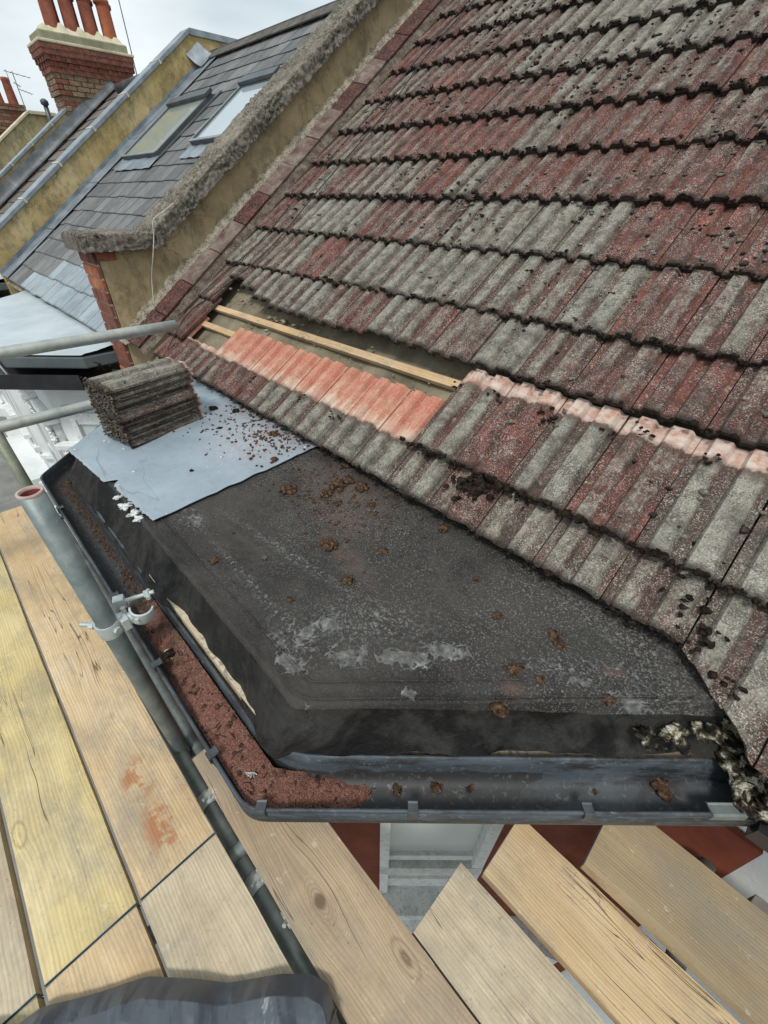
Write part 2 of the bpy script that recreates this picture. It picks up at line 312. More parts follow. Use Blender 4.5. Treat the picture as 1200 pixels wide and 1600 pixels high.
def render_mat(name, a, b, c, dk=(.06, .05, .035), dirt=.5, scale=2.2):
    n = NT(name); p = n.pos
    col = n.ramp(n.noise(scale, 6, p, .65), [(.28, a), (.48, b), (.72, c)])
    col = n.mix(n.math('MULTIPLY', n.ramp(n.noise(6, 7, n.map(p, (1, 1, .7), loc=(3, 1, 7)), .75), [(.47, 0), (.62, 1)]), dirt), col, dk)
    col = n.mix(n.math('MULTIPLY', n.ramp(n.noise(3.5, 6, n.map(p, (1, 1, .4), loc=(9, 2, 3)), .7), [(.5, 0), (.68, 1)]), .45), col, (.13, .12, .075))
    col = n.mix(n.math('MULTIPLY', n.ramp(n.noise(70, 4, p, .75), [(.54, 0), (.64, 1)]), .4), col, (.40, .36, .26))
    crk = n.ramp(n.voro(2.6, n.vadd(p, n.vadd(n.noise(5, 4, p, .6, out=1), (.35, .35, .35), 'MULTIPLY')), 'DISTANCE_TO_EDGE'), [(0, 1), (.008, 0)])
    crk = n.math('MULTIPLY', crk, n.ramp(n.noise(1.7, 2, p), [(.48, 0), (.6, 1)]))
    col = n.mix(n.math('MULTIPLY', crk, .7), col, (.04, .03, .02))
    h = n.math('ADD', n.noise(120, 5, p, .7), n.math('MULTIPLY', n.noise(14, 4, p, .6), 1.5))
    h = n.math('SUBTRACT', h, crk)
    return n.done(col, .95, h, .7, .006, spec=.2)
M['render'] = render_mat('ochre_render', (.25, .19, .105), (.42, .325, .185), (.57, .47, .305))
M['render_far'] = render_mat('mottled_yellow_render', (.27, .20, .075), (.45, .335, .145), (.58, .47, .27), (.13, .105, .065), .65, 1.6)
M['render_far2'] = render_mat('faded_yellow_render', (.30, .25, .12), (.45, .37, .20), (.54, .47, .29), (.10, .085, .06), .6, 1.3)
def stone_mat():
    n = NT('rough_mortar_coping'); p = n.pos
    col = n.ramp(n.noise(7, 5, p, .65), [(.3, (.16, .14, .11)), (.5, (.26, .235, .19)), (.7, (.36, .33, .27))])
    blk = n.ramp(n.noise(42, 6, p, .8), [(.44, 1), (.56, 0)]); bm_ = n.ramp(n.noise(4.5, 4, n.vadd(p, (2, 2, 2)), .6), [(.35, .25), (.6, 1)])
    col = n.mix(n.math('MULTIPLY', n.math('MULTIPLY', blk, bm_), .9), col, (.035, .032, .03))
    wh = n.ramp(n.noise(75, 5, n.vadd(p, (8, 1, 1)), .75), [(.54, 0), (.66, 1)])
    col = n.mix(n.math('MULTIPLY', wh, .55), col, (.52, .49, .42))
    return n.done(col, .97, n.math('ADD', n.noise(60, 6, p, .75), n.math('MULTIPLY', n.noise(180, 3, p, .7), .4)), .9, .014, spec=.1)
M['stone'] = stone_mat()
M['mortar'] = simple('crumbling_mortar', [(.09, .075, .055), (.22, .19, .14), (.38, .33, .26)], 20, 1, .012, 80, 6, spec=.1, speck=(120, (.52, .49, .42), .7), use='pos')
M['mortar_dark'] = simple('dirty_bedding_mortar', [(.05, .035, .028), (.10, .075, .06), (.18, .15, .12)], 20, 1, .010, 80, 6, spec=.1, speck=(120, (.3, .27, .23), .5), use='pos')
M['brick_red'] = simple('red_clay_brick', [(.11, .04, .028), (.19, .062, .04), (.27, .095, .06)], 12, .9, .004, 90, speck=(70, (.09, .06, .05), .6))
M['brick_orange'] = simple('orange_clay_brick', [(.22, .075, .035), (.38, .13, .06), (.46, .19, .09)], 9, .9, .004, 90, speck=(70, (.12, .06, .05), .5))
M['brick_stock'] = simple('brown_stock_brick', [(.11, .075, .05), (.21, .14, .085), (.31, .215, .13)], 6, .9, .004, 90, speck=(40, (.06, .045, .04), .6))
M['joint'] = simple('lime_joint', [(.30, .25, .19), (.46, .40, .31)], 9, .95, .004, 60, use='pos')
M['creasing'] = simple('dark_red_creasing_tile', [(.04, .018, .016), (.075, .026, .022), (.12, .04, .033)], 14, .95, .006, 110, speck=(75, (.20, .18, .15), .55))
M['creasing_grey'] = simple('lichened_creasing_tile', [(.10, .06, .05), (.17, .13, .11), (.25, .225, .19)], 14, .95, .005, 110, speck=(60, (.15, .06, .05), .7))
M['underlay'] = simple('old_brown_underlay', [(.12, .10, .065), (.20, .17, .115), (.29, .25, .17)], 5, .95, .01, 25, use='pos')

def slate_mat(name, a, b, c, pale=.6):
    n = NT(name); v = n.seeded(31)
    col = n.ramp(n.math('ADD', n.math('MULTIPLY', n.rnd, .45), n.math('MULTIPLY', n.noise(5, 4, v, .6), .6)), [(.2, a), (.5, b), (.8, c)])
    st = n.ramp(n.noise(14, 6, n.map(v, (2.0, .6, 1)), .8), [(.50, 0), (.70, 1)])
    col = n.mix(n.math('MULTIPLY', st, .6*pale), col, (.34, .345, .33))
    o_ = n.sep(n.obj)
    col = n.mix(n.math('MULTIPLY', n.ramp(n.math('ADD', o_[1], n.math('MULTIPLY', n.noise(40, 3, v), .02)), [(.012, 1), (.03, 0)]), .6), col, (.03, .03, .03))  # course shadow line painted dark along the slate's lower edge
    col = n.mix(n.math('MULTIPLY', n.ramp(n.noise(4, 6, v, .7), [(.45, 0), (.7, 1)]), .4), col, (.055, .058, .056))
    return n.done(col, .7, n.noise(60, 5, n.map(v, (1, .5, 1)), .65), .6, .003, spec=.3)
M['slate'] = slate_mat('grey_roof_slate', (.085, .088, .088), (.135, .138, .138), (.20, .205, .20))
M['slate_pale'] = slate_mat('pale_washed_slate', (.22, .27, .30), (.28, .33, .365), (.33, .385, .42), .8)
M['slate_brown'] = slate_mat('brownish_old_slate', (.075, .065, .06), (.125, .105, .09), (.20, .17, .145), 1.0)
M['ridge'] = simple('dark_grey_ridge_tile', [(.05, .047, .043), (.085, .08, .073), (.13, .12, .105)], 8, .9, .004, 60, speck=(60, (.19, .17, .14), .5))
M['lead'] = simple('dull_lead_sheet', [(.13, .155, .18), (.20, .235, .265), (.30, .34, .37)], 4, .55, .004, 30, metal=.25, use='pos')
M['lead_dark'] = simple('dark_lead_sheet', [(.055, .06, .068), (.09, .10, .11), (.15, .165, .175)], 4, .5, .005, 20, metal=.2, use='pos')
M['capping'] = simple('grey_metal_capping', [(.17, .20, .225), (.24, .275, .30), (.31, .35, .375)], 6, .45, .003, 30, metal=.3, use='pos')
M['strap'] = simple('pale_sealant', [(.40, .38, .32), (.55, .53, .46)], 10, .8, .003, 60)
M['skyframe'] = simple('dark_grey_window_metal', [(.06, .07, .078), (.10, .115, .125)], 5, .4, metal=.3)
M['skyframe_light'] = simple('silver_window_trim', [(.24, .26, .27), (.34, .36, .37)], 5, .35, metal=.5)
def glass_mat(name, tint, rough=.05):
    n = NT(name); c = n.ramp(n.noise(1.2, 2, n.pos), [(.3, tuple(x*.8 for x in tint)), (.7, tint)])
    m = n.done(c, rough, spec=1.0); n.b.inputs['Coat Weight'].default_value = 1; n.b.inputs['Coat Roughness'].default_value = .03; return m
M['glass_green'] = glass_mat('frosted_green_glass', (.36, .41, .34), .3)
M['glass_sky'] = glass_mat('painted_sky_glass', (.46, .54, .57), .2)  # pale reflected sky painted into the base colour
M['glass_sash'] = glass_mat('milky_sash_glass', (.66, .74, .73), .25)
M['glass_dark'] = glass_mat('dark_window_glass', (.02, .025, .03), .1)
def galv(name, a, b, c, rust=.2):
    n = NT(name); p = n.seeded(12)
    col = n.ramp(n.noise(12, 5, p, .65), [(.3, a), (.5, b), (.7, c)])
    col = n.mix(n.math('MULTIPLY', n.ramp(n.noise(40, 6, p, .8), [(.56, 0), (.7, 1)]), .5), col, (.30, .31, .29))
    col = n.mix(n.math('MULTIPLY', n.ramp(n.noise(17, 5, n.vadd(p, (3, 3, 3)), .7), [(.56, 0), (.72, 1)]), rust), col, (.17, .12, .085))
    return n.done(col, n.math('ADD', n.math('MULTIPLY', n.noise(20, 3, p), .3), .38), n.noise(90, 4, p, .6), .4, .001, metal=.45, spec=.5)
M['galv'] = galv('weathered_galvanised_tube', (.12, .15, .15), (.18, .215, .21), (.27, .30, .285))
M['galv_light'] = galv('pale_galvanised_tube', (.28, .30, .28), (.38, .40, .37), (.46, .475, .43), .3)
M['galv_mossy'] = galv('green_stained_tube', (.16, .175, .13), (.23, .24, .18), (.33, .34, .27), .4)
M['coupler'] = galv('zinc_coupler', (.36, .40, .39), (.48, .53, .51), (.58, .62, .60), .12)
M['tube_red'] = simple('red_primer', [(.18, .035, .035), (.28, .07, .06)], 40, .8)
M['tube_rim'] = simple('pale_painted_rim', [(.36, .24, .22), (.52, .44, .40)], 30, .7)

def gutter_mat():
    n = NT('grey_plastic_gutter'); p = n.pos
    col = n.ramp(n.noise(4, 4, p, .6), [(.3, (.035, .046, .056)), (.55, (.062, .078, .092)), (.75, (.10, .12, .135))])
    st = n.noise(7, 5, n.map(p, (1, 1, 6)), .7)
    col = n.mix(n.ramp(st, [(.46, 0), (.60, .9)]), col, (.022, .021, .020))
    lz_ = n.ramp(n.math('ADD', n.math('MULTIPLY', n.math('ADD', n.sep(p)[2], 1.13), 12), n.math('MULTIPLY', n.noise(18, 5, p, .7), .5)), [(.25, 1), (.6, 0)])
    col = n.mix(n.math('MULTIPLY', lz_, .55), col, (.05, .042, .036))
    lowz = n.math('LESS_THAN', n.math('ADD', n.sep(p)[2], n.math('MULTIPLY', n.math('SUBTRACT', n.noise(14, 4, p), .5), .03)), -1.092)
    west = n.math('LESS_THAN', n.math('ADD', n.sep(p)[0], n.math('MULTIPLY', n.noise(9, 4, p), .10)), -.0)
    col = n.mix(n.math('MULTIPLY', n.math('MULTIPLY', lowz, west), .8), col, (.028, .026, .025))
    col = n.mix(n.math('MULTIPLY', n.ramp(n.noise(60, 6, p, .8), [(.56, 0), (.68, 1)]), .5), col, (.24, .26, .27))
    return n.done(col, .55, n.noise(40, 4, p), .3, .002, spec=.4)
M['gutter'] = gutter_mat()
M['black_plastic'] = simple('black_plastic_gutter', [(.012, .012, .014), (.03, .03, .034)], 5, .35, spec=.5)
M['bracket'] = simple('grey_black_bracket', [(.03, .034, .038), (.07, .078, .085)], 30, .45)
M['white_paint'] = simple('white_painted_render', [(.60, .64, .63), (.70, .73, .72), (.76, .78, .77)], 2, .8, .003, 60, use='pos')
M['white_wood'] = simple('white_painted_timber', [(.68, .71, .70), (.80, .82, .81)], 14, .6, .002, 60, use='pos', speck=(30, (.40, .40, .37), .4))
M['white_flake'] = simple('white_flake', [(.36, .37, .36), (.56, .58, .57), (.68, .70, .69)], 40, .9)
M['white_dirty'] = simple('flaking_pale_sill', [(.50, .52, .50), (.64, .66, .63), (.72, .73, .70)], 12, .8, .004, 40, use='pos', speck=(60, (.25, .25, .22), .4))
def redwall():
    n = NT('red_brown_brick_wall'); p = n.pos
    col = n.ramp(n.noise(5, 5, p, .6), [(.3, (.13, .032, .018)), (.55, (.20, .05, .026)), (.75, (.26, .07, .035))])
    col = n.mix(n.math('MULTIPLY', n.ramp(n.noise(24, 5, p, .7), [(.5, 0), (.7, 1)]), .4), col, (.10, .03, .02))
    return n.done(col, .8, n.noise(60, 4, p), .5, .003, spec=.3)
M['redwall'] = redwall()
M['fascia'] = simple('cream_timber_fascia', [(.42, .34, .23), (.58, .50, .37)], 12, .8, .002, 60, use='pos', speck=(40, (.10, .08, .06), .6))
M['flat_pale'] = simple('pale_grp_flat_roof', [(.36, .42, .45), (.43, .49, .52), (.50, .56, .59)], 3, .4, .004, 14, use='pos')
M['flat_edge'] = simple('grey_blue_roof_edge', [(.085, .105, .11), (.13, .15, .155)], 3, .4, use='pos')
M['wire'] = simple('black_cable', [(.012, .012, .012), (.03, .03, .03)], 10, .6)
M['wire_white'] = simple('dirty_white_cable', [(.40, .40, .37), (.55, .55, .52)], 30, .6)
M['tarmac'] = simple('street_tarmac', [(.04, .04, .04), (.06, .06, .058)], 3, .9, .004, 80, use='pos')
M['paving'] = simple('grey_paving', [(.16, .16, .15), (.22, .22, .205)], 2, .9, .004, 60, use='pos')
M['hedge'] = simple('dark_green_leaf', [(.02, .04, .015), (.04, .08, .03)], 20, .7)
M['terracotta'] = simple('terracotta_pot', [(.17, .05, .034), (.27, .08, .048), (.34, .12, .07)], 5, .85, .003, 60, use='pos', speck=(30, (.10, .05, .04), .5))
M['terracotta_br'] = simple('bright_terracotta_pot', [(.33, .10, .045), (.46, .15, .07)], 5, .85, .003, 60, use='pos', speck=(30, (.16, .06, .04), .4))
M['flaunch'] = simple('cream_flaunching', [(.38, .34, .22), (.54, .49, .34), (.60, .56, .42)], 4, .9, .008, 30, use='pos')
M['flaunch_green'] = simple('green_stained_cap', [(.20, .20, .13), (.31, .30, .20)], 5, .9, .006, 40, use='pos')
def tarp_mat():
    n = NT('dark_grey_plastic_sheet'); p = n.pos
    col = n.ramp(n.noise(5, 3, p), [(.3, (.06, .072, .088)), (.7, (.085, .10, .12))])
    sc = n.ramp(n.noise(11, 6, p, .8), [(.54, 0), (.72, 1)])
    col = n.mix(n.math('MULTIPLY', sc, .35), col, (.20, .23, .26))
    return n.done(col, .38, None, spec=.6)
M['tarp'] = tarp_mat()

# ---------------------------------------------------------------- mesh helpers
class MB:
    def __init__(s): s.v = []; s.f = []; s.mi = []
    def add(s, vs, fs, mi=0):
        b = len(s.v); s.v += [Vector(v) for v in vs]; s.f += [tuple(i + b for i in f) for f in fs]; s.mi += [mi]*len(fs); return s
    def box(s, c, d, ax=None, mi=0):
        c = Vector(c); X, Y, Z = ax or (Vector((1, 0, 0)), Vector((0, 1, 0)), Vector((0, 0, 1)))
        vs = [c + X*(a*d[0]/2) + Y*(b*d[1]/2) + Z*(e*d[2]/2) for e in (-1, 1) for b in (-1, 1) for a in (-1, 1)]
        return s.add(vs, [(0, 2, 3, 1), (4, 5, 7, 6), (0, 1, 5, 4), (2, 6, 7, 3), (0, 4, 6, 2), (1, 3, 7, 5)], mi)
    def prism(s, pts, off, mi=0, cap=True):   # polygon pts extruded by vector off
        k = len(pts); off = Vector(off); a = [Vector(p) for p in pts]; b = [p + off for p in a]
        fs = [(i, (i+1) % k, (i+1) % k + k, i + k) for i in range(k)]
        if cap: fs += [tuple(range(k-1, -1, -1)), tuple(range(k, 2*k))]
        return s.add(a + b, fs, mi)
    def tube(s, pts, r, seg=10, cap=True, mi=0):
        pts = [Vector(p) for p in pts]; k = len(pts); rings = []
        rr = r if isinstance(r, (list, tuple)) else [r]*k
        up = None
        for i, p in enumerate(pts):
            t = (pts[min(i+1, k-1)] - pts[max(i-1, 0)]).normalized()
            if up is None:
                up = Vector((0, 0, 1)) if abs(t.z) < .9 else Vector((1, 0, 0))
            a = t.cross(up).normalized(); b = a.cross(t).normalized(); up = b
            rings += [p + (a*cos(2*pi*j/seg) + b*sin(2*pi*j/seg))*rr[i] for j in range(seg)]
        fs = [(i*seg+j, i*seg+(j+1) % seg, (i+1)*seg+(j+1) % seg, (i+1)*seg+j) for i in range(k-1) for j in range(seg)]
        if cap: fs += [tuple(range(seg-1, -1, -1)), tuple((k-1)*seg+j for j in range(seg))]
        return s.add(rings, fs, mi)
    def lathe(s, c, prof, seg=16, mi=0, ax=None):
        c = Vector(c); X, Y, Z = ax or (Vector((1, 0, 0)), Vector((0, 1, 0)), Vector((0, 0, 1)))
        vs = [c + X*(r*cos(2*pi*j/seg)) + Y*(r*sin(2*pi*j/seg)) + Z*z for r, z in prof for j in range(seg)]
        k = len(prof)
        fs = [(i*seg+j, i*seg+(j+1) % seg, (i+1)*seg+(j+1) % seg, (i+1)*seg+j) for i in range(k-1) for j in range(seg)]
        return s.add(vs, fs, mi)
    def grid(s, fn, nu, nv, mi=0, flip=False):
        vs = [fn(i/nu, j/nv) for j in range(nv+1) for i in range(nu+1)]; w = nu + 1
        fs = [(j*w+i, j*w+i+1, (j+1)*w+i+1, (j+1)*w+i) for j in range(nv) for i in range(nu)]
        if flip: fs = [f[::-1] for f in fs]
        return s.add(vs, fs, mi)
    def mesh(s, name, mats, org=(0, 0, 0), smooth=False):
        me = bpy.data.meshes.new(name); o = Vector(org)
        me.from_pydata([v - o for v in s.v], [], s.f)
        for m in (mats if isinstance(mats, (list, tuple)) else [mats]): me.materials.append(m)
        if len(me.materials) > 1: me.polygons.foreach_set('material_index', s.mi)
        if smooth: me.polygons.foreach_set('use_smooth', [True]*len(me.polygons))
        me.update(); return me
def link(name, me, parent=None, loc=None):
    o = bpy.data.objects.new(name, me); COL.objects.link(o)
    if parent is not None: o.parent = parent
    if loc is not None: o.location = loc
    return o
def worg(o):
    p = Vector((0, 0, 0))
    while o is not None: p += Vector(o.location); o = o.parent
    return p
def part(name, mb, mat, parent=None, smooth=False, kind=None, label=None, bevel=0):
    """mesh given in world coordinates; parent things are unrotated Empties"""
    lp = worg(parent) if parent is not None else Vector((0, 0, 0))
    c = Vector((0, 0, 0))
    for v in mb.v: c += v
    c /= max(1, len(mb.v))
    o = link(name, mb.mesh(name, mat, c, smooth), parent, c - lp)
    if kind: o['kind'] = kind
    if label: o['label'] = label
    if bevel:
        b = o.modifiers.new('bevel', 'BEVEL'); b.width = bevel; b.segments = 2; b.limit_method = 'ANGLE'
    return o
def tag(o, label, cat, group=None, kind=None):
    o['label'] = label; o['category'] = cat
    if group: o['group'] = group
    if kind: o['kind'] = kind
    return o
def thing(name, loc, label, cat, group=None):
    return tag(link(name, None, None, loc), label, cat, group)
def struct(o): o['kind'] = 'structure'; return o
def fbm(p, sc, oct=4): return noise.fractal(Vector(p)*sc, 1.0, 2.0, oct, noise_basis='PERLIN_ORIGINAL')
def blob_mesh(mb, c, r, seed, flat=.7, sub=2, rough=.45, mi=0):
    bm = bmesh.new(); bmesh.ops.create_icosphere(bm, subdivisions=sub, radius=1)
    sx, sy = random.uniform(.75, 1.3), random.uniform(.75, 1.3)
    vs = []
    for v in bm.verts:
        k = 1 + rough*fbm(v.co*1.0 + Vector((seed*3.1, seed, 0)), 1.7, 3)*1.4 + rough*.5*fbm(v.co + Vector((0, seed, 9)), 5, 2)
        vs.append(Vector(c) + Vector((v.co.x*sx, v.co.y*sy, v.co.z*flat))*(r*k))
    mb.add(vs, [tuple(v.index for v in f.verts) for f in bm.faces], mi); bm.free()

# ---------------------------------------------------------------- ground
gb = MB(); gb.grid(lambda a, b: Vector((-400 + 800*a, -400 + 800*b, -7.3)), 8, 8)
struct(part('ground', gb, M['paving']))
rb = MB(); rb.grid(lambda a, b: Vector((-300 + 600*a, -14 + 7*b, -7.296)), 8, 2)
struct(part('road', rb, M['tarmac']))

# ---------------------------------------------------------------- roof frame
YE, ZE = .9435, -.85
ct, st_ = cos(TH), sin(TH)
UX = Vector((1, 0, 0)); UV = Vector((0, ct, st_)); UW = Vector((0, -st_, ct))
def R(x, s, w=0.0): return Vector((x, YE, ZE)) + UV*s + UW*w
RIDGE_S = 4.27
roof = thing('tiled_roof', (0, YE, ZE), 'steep roof of mossy red and grey interlocking concrete tiles behind the bay', 'roof')

# underlay and boarding
def undl(a, b):
    x = -3.3 + 6.3*a; s = -.10 + (RIDGE_S + .1)*b
    return R(x, s, -.062 + .010*fbm((x, s, 0), 2.2) - .012*abs(sin(x*pi/.45)))
ub = MB(); ub.grid(undl, 120, 60); part('underlay', ub, M['underlay'], roof, True)
bb = MB(); bb.prism([R(-3.3, .02, -.10), R(3.0, .02, -.10), R(3.0, RIDGE_S, -.10), R(-3.3, RIDGE_S, -.10)], UW*-.02)
part('roof_boarding', bb, M['underlay'], roof)
def batten(x0, x1, s, mat):
    b = MB(); c = R((x0+x1)/2, s, -.041); b.box(c, (x1-x0, .038, .024), (UX, UV, UW))
    o = part('batten', b, mat, roof, bevel=.0015); return o
batten(-3.1, -.9, .495, M['batten']); batten(-3.1, 3.0, .355, M['batten'])
for s in (1.01, 1.33, 1.64): batten(-3.1, 3.0, s, M['batten'])

TL = .387; TW = .2
def tile_profile(u):     # height of the two rolls across a 0.2 m cover width
    def roll(u, a, b, c, d, h):
        if u <= a or u >= d: return 0
        if u < b: t = (u-a)/(b-a); return h*t*t*(3-2*t)
        if u > c: t = (d-u)/(d-c); return h*t*t*(3-2*t)
        return h
    return roll(u, .024, .033, .072, .083, .0185) + roll(u, .112, .121, .170, .182, .0185)
US = [0, .012, .024, .0275, .033, .052, .072, .076, .083, .097, .112, .1155, .121, .145, .170, .1745, .182, .190, .1962]
def tile_mesh(seed, length=TL, tail=None, thick=.014, w0=0.0, w1=-.030, nv=9, edge=.003):
    rnd = random.Random(seed); mb = MB(); nu = len(US)
    tails = []
    for u in US:
        t0 = (tail(u) if tail else 0) + rnd.uniform(-edge, edge) + .004*noise.noise(Vector((u*60, seed, 0)))
        tails.append(t0)
    vv = [0, .02, .06, .16, .3, .48, .66, .84, 1.0]
    top = []
    for t in vv:
        for i, u in enumerate(US):
            v = tails[i] + (length - tails[i])*t
            w = w0 + (w1 - w0)*(v/length if length else 0) + tile_profile(u) + .0009*noise.noise(Vector((u*40, v*22, seed)))
            if t == 0: w -= .003
            top.append(Vector((u, v, w)))
    k = len(vv)
    fs = [(j*nu+i, j*nu+i+1, (j+1)*nu+i+1, (j+1)*nu+i) for j in range(k-1) for i in range(nu-1)]
    mb.add(top, fs)
    # front edge, thick and ragged
    fr = [top[i].copy() for i in range(nu)]
    bot = [Vector((p.x, p.y + .003, p.z - thick*rnd.uniform(1.1, 1.6))) for p in fr]
    bk = [Vector((p.x, length*.55, p.z - thick - .012)) for p in fr]
    mb.add(fr + bot + bk, [(i+1, i, nu+i, nu+i+1) for i in range(nu-1)] + [(nu+i+1, nu+i, 2*nu+i, 2*nu+i+1) for i in range(nu-1)], 0)
    # sides and head
    for col, sgn in ((0, 1), (nu-1, -1)):
        a = [top[j*nu+col] for j in range(k)]; b = [p + Vector((0, 0, -thick)) for p in a]
        mb.add(a + b, [((j, j+1, k+j+1, k+j) if sgn > 0 else (j+1, j, k+j, k+j+1)) for j in range(k-1)])
    a = [top[(k-1)*nu+i] for i in range(nu)]; b = [p + Vector((0, 0, -thick)) for p in a]
    mb.add(a + b, [(i, i+1, nu+i+1, nu+i) for i in range(nu-1)])
    me = mb.mesh('tile', M['tile']); 
    me.polygons.foreach_set('use_smooth', [True]*len(me.polygons))
    # keep creases
    try: me.set_sharp_from_angle(angle=radians(32))
    except Exception: pass
    return me
TM = [tile_mesh(i) for i in range(9)]
TM_cut = [tile_mesh(20+i, length=.405, tail=None) for i in range(5)]
TM_short = tile_mesh(33, length=.215, w1=-.018)
RB = Matrix((UX, UV, UW)).transposed()
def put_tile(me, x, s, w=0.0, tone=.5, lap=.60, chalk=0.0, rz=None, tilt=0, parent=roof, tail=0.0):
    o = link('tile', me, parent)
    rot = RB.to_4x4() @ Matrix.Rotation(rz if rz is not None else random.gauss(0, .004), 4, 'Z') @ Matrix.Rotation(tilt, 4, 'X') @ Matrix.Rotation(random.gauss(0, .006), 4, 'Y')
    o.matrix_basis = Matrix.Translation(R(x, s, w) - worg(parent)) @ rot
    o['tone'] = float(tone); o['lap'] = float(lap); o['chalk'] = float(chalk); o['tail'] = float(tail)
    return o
def tone_at(x, s):
    t = .58 + .8*noise.noise(Vector((x*1.3 + 3.7, s*.9, 1.2))) + random.gauss(0, .30)
    if x < -2.7: t += .30
    if s > 1.9 and x > -2.0: t -= .10
    if x > -1.2 and s < .9: t += .02
    return max(0, min(1, t))
XJ = [.07 + TW*k for k in range(-17, 12)]
def xmax(s): return .62 - .36*s + .25
rows = [(1.146 + .3155*i) for i in range(11)]
# course over the bay (eave) -- heads bared where the course above is taken off
tones0 = {}
for xj in XJ:
    if xj < -3.2 or xj > .05: continue
    tn = tone_at(xj, 0); x = xj
    if abs(x + .53) < .03: tn = .15
    if abs(x + .73) < .03: tn = .85
    if abs(x + .33) < .03: tn = .30
    if abs(x + .13) < .03: tn = .55
    put_tile(TM_short if -3.0 < xj < -2.70 else TM_cut[random.randrange(5)], xj, .0 + random.gauss(0, .002), .0, tn, .178 if -2.75 < xj < -.95 else .2, tilt=0, chalk=0)
# tiles right of the bay, cut on the rake over the felt
rk = [(.07, lambda u: -.005 - (u/.2)*.135 if u < .15 else -.107 - (u-.15)*1.0), (.27, lambda u: -.150 - u*.35)]
for xj, fn in rk: put_tile(tile_mesh(40 + int(xj*100), length=.405, tail=fn), xj, 0, 0, .42, .6, tail=-.35)
for xj in (.47, .67, .87, 1.07): put_tile(tile_mesh(50, length=.405, tail=lambda u: -.20), xj, 0, 0, .4, .6, tail=-.20)
# second course
for xj in XJ:
    if xj > 1.2 or xj < -3.2: continue
    if -2.95 < xj < -.98: continue
    tn = tone_at(xj, .17)
    if abs(xj + .93) < .03: tn = .28
    if abs(xj + .73) < .03: tn = .92
    if abs(xj + .53) < .03: tn = .16
    if abs(xj + .33) < .03: tn = .78
    if abs(xj + .13) < .03: tn = .10
    if abs(xj - .07) < .03: tn = .25
    put_tile(TM[random.randrange(9)], xj, .172 + random.gauss(0, .002), .020, tn, .316 if xj > -1 else .6, chalk=.85)
# third course, pushed up the slope
steps = {-2.93: .690, -2.73: .635, -2.53: .590, -2.33: .560, -2.13: .552, -1.93: .548, -1.73: .548, -1.53: .566, -1.33: .560, -1.13: .556}
for xj in XJ:
    if xj > 1.1 or xj < -3.2: continue
    key = min(steps, key=lambda k: abs(k - xj))
    s0 = steps[key] if abs(key - xj) < .03 else (.492 if xj < -3.0 else .560)
    put_tile(TM[random.randrange(9)], xj, s0 + random.gauss(0, .003), .026 + (.01 if -3 < xj < -1 else 0), tone_at(xj, .56), .6, rz=random.gauss(0, .012) if -3 < xj < -1 else None)
for xj in XJ:
    if xj > xmax(.8) or xj < -3.2: continue
    put_tile(TM[random.randrange(9)], xj, .800 + random.gauss(0, .003), .030, tone_at(xj, .8), .6)
for s in rows:
    for xj in XJ:
        if xj > xmax(s) or xj < -3.2 or s > RIDGE_S - .25: continue
        put_tile(TM[random.randrange(9)], xj, s - .022 + random.gauss(0, .0025), .022 + random.gauss(0, .0015), tone_at(xj, s), .6)

# moss: dark cushions under and along the course edges, grey nodules on the upper faces
def moss_line(mb, s, x0, x1, w, dens, r0, r1):
    x = x0
    while x < x1:
        x += random.expovariate(dens)
        r = random.uniform(r0, r1)*(1.6 if random.random() < .08 else 1)
        blob_mesh(mb, R(x, s - random.uniform(-.004, .010), w + tile_profile((x - .07) % .2) + random.uniform(-.012, .0)), r, random.random()*50, .7, 1, .5)
mm = MB()
moss_line(mm, .172, -3.0, -2.9, .022, 60, .005, .010)
moss_line(mm, .172, -.98, .6, .028, 190, .003, .010)
moss_line(mm, .0, -3.0, .07, .0, 60, .004, .008)
moss_line(mm, .56, -1.0, .6, .032, 55, .004, .008)
moss_line(mm, .800, -3.1, .6, .036, 130, .003, .009)
for s in rows[:8]: moss_line(mm, s - .022, -3.1, xmax(s), .030, 110, .003, .0075)
part('course_moss', mm, M['moss'], roof, True, kind='stuff')
nm = MB(); nd = MB()
tails_ = [.0, .172, .56, .80] + [q-.022 for q in rows]
for i in range(5200):
    x = random.uniform(-3.0, .7); s = random.uniform(.2, 3.6)
    if x > xmax(s): continue
    d = noise.noise(Vector((x*1.9, s*1.9, 4))) + .5*noise.noise(Vector((x*7, s*6, 9))) + .10*(x + 1.3)
    if d < random.uniform(-.16, .38): continue
    if s < .60 and x < -.95: continue
    if .1 < s < .6 and random.random() < .55: continue
    j = max([r for r in tails_ if r <= s]); v = s - j
    w = .024 - .078*v + tile_profile((x - .07) % .2)
    blob_mesh(nm if random.random() < .62 else nd, R(x, s, w + .002), random.uniform(.004, .0125)*(1.6 if random.random() < .07 else 1), random.random()*50, .55, 1, .5)
part('lichen_nodules', nm, M['nodule'], roof, True, kind='stuff')
part('moss_nodules', nd, M['nodule_dark'], roof, True, kind='stuff')
dm = MB()
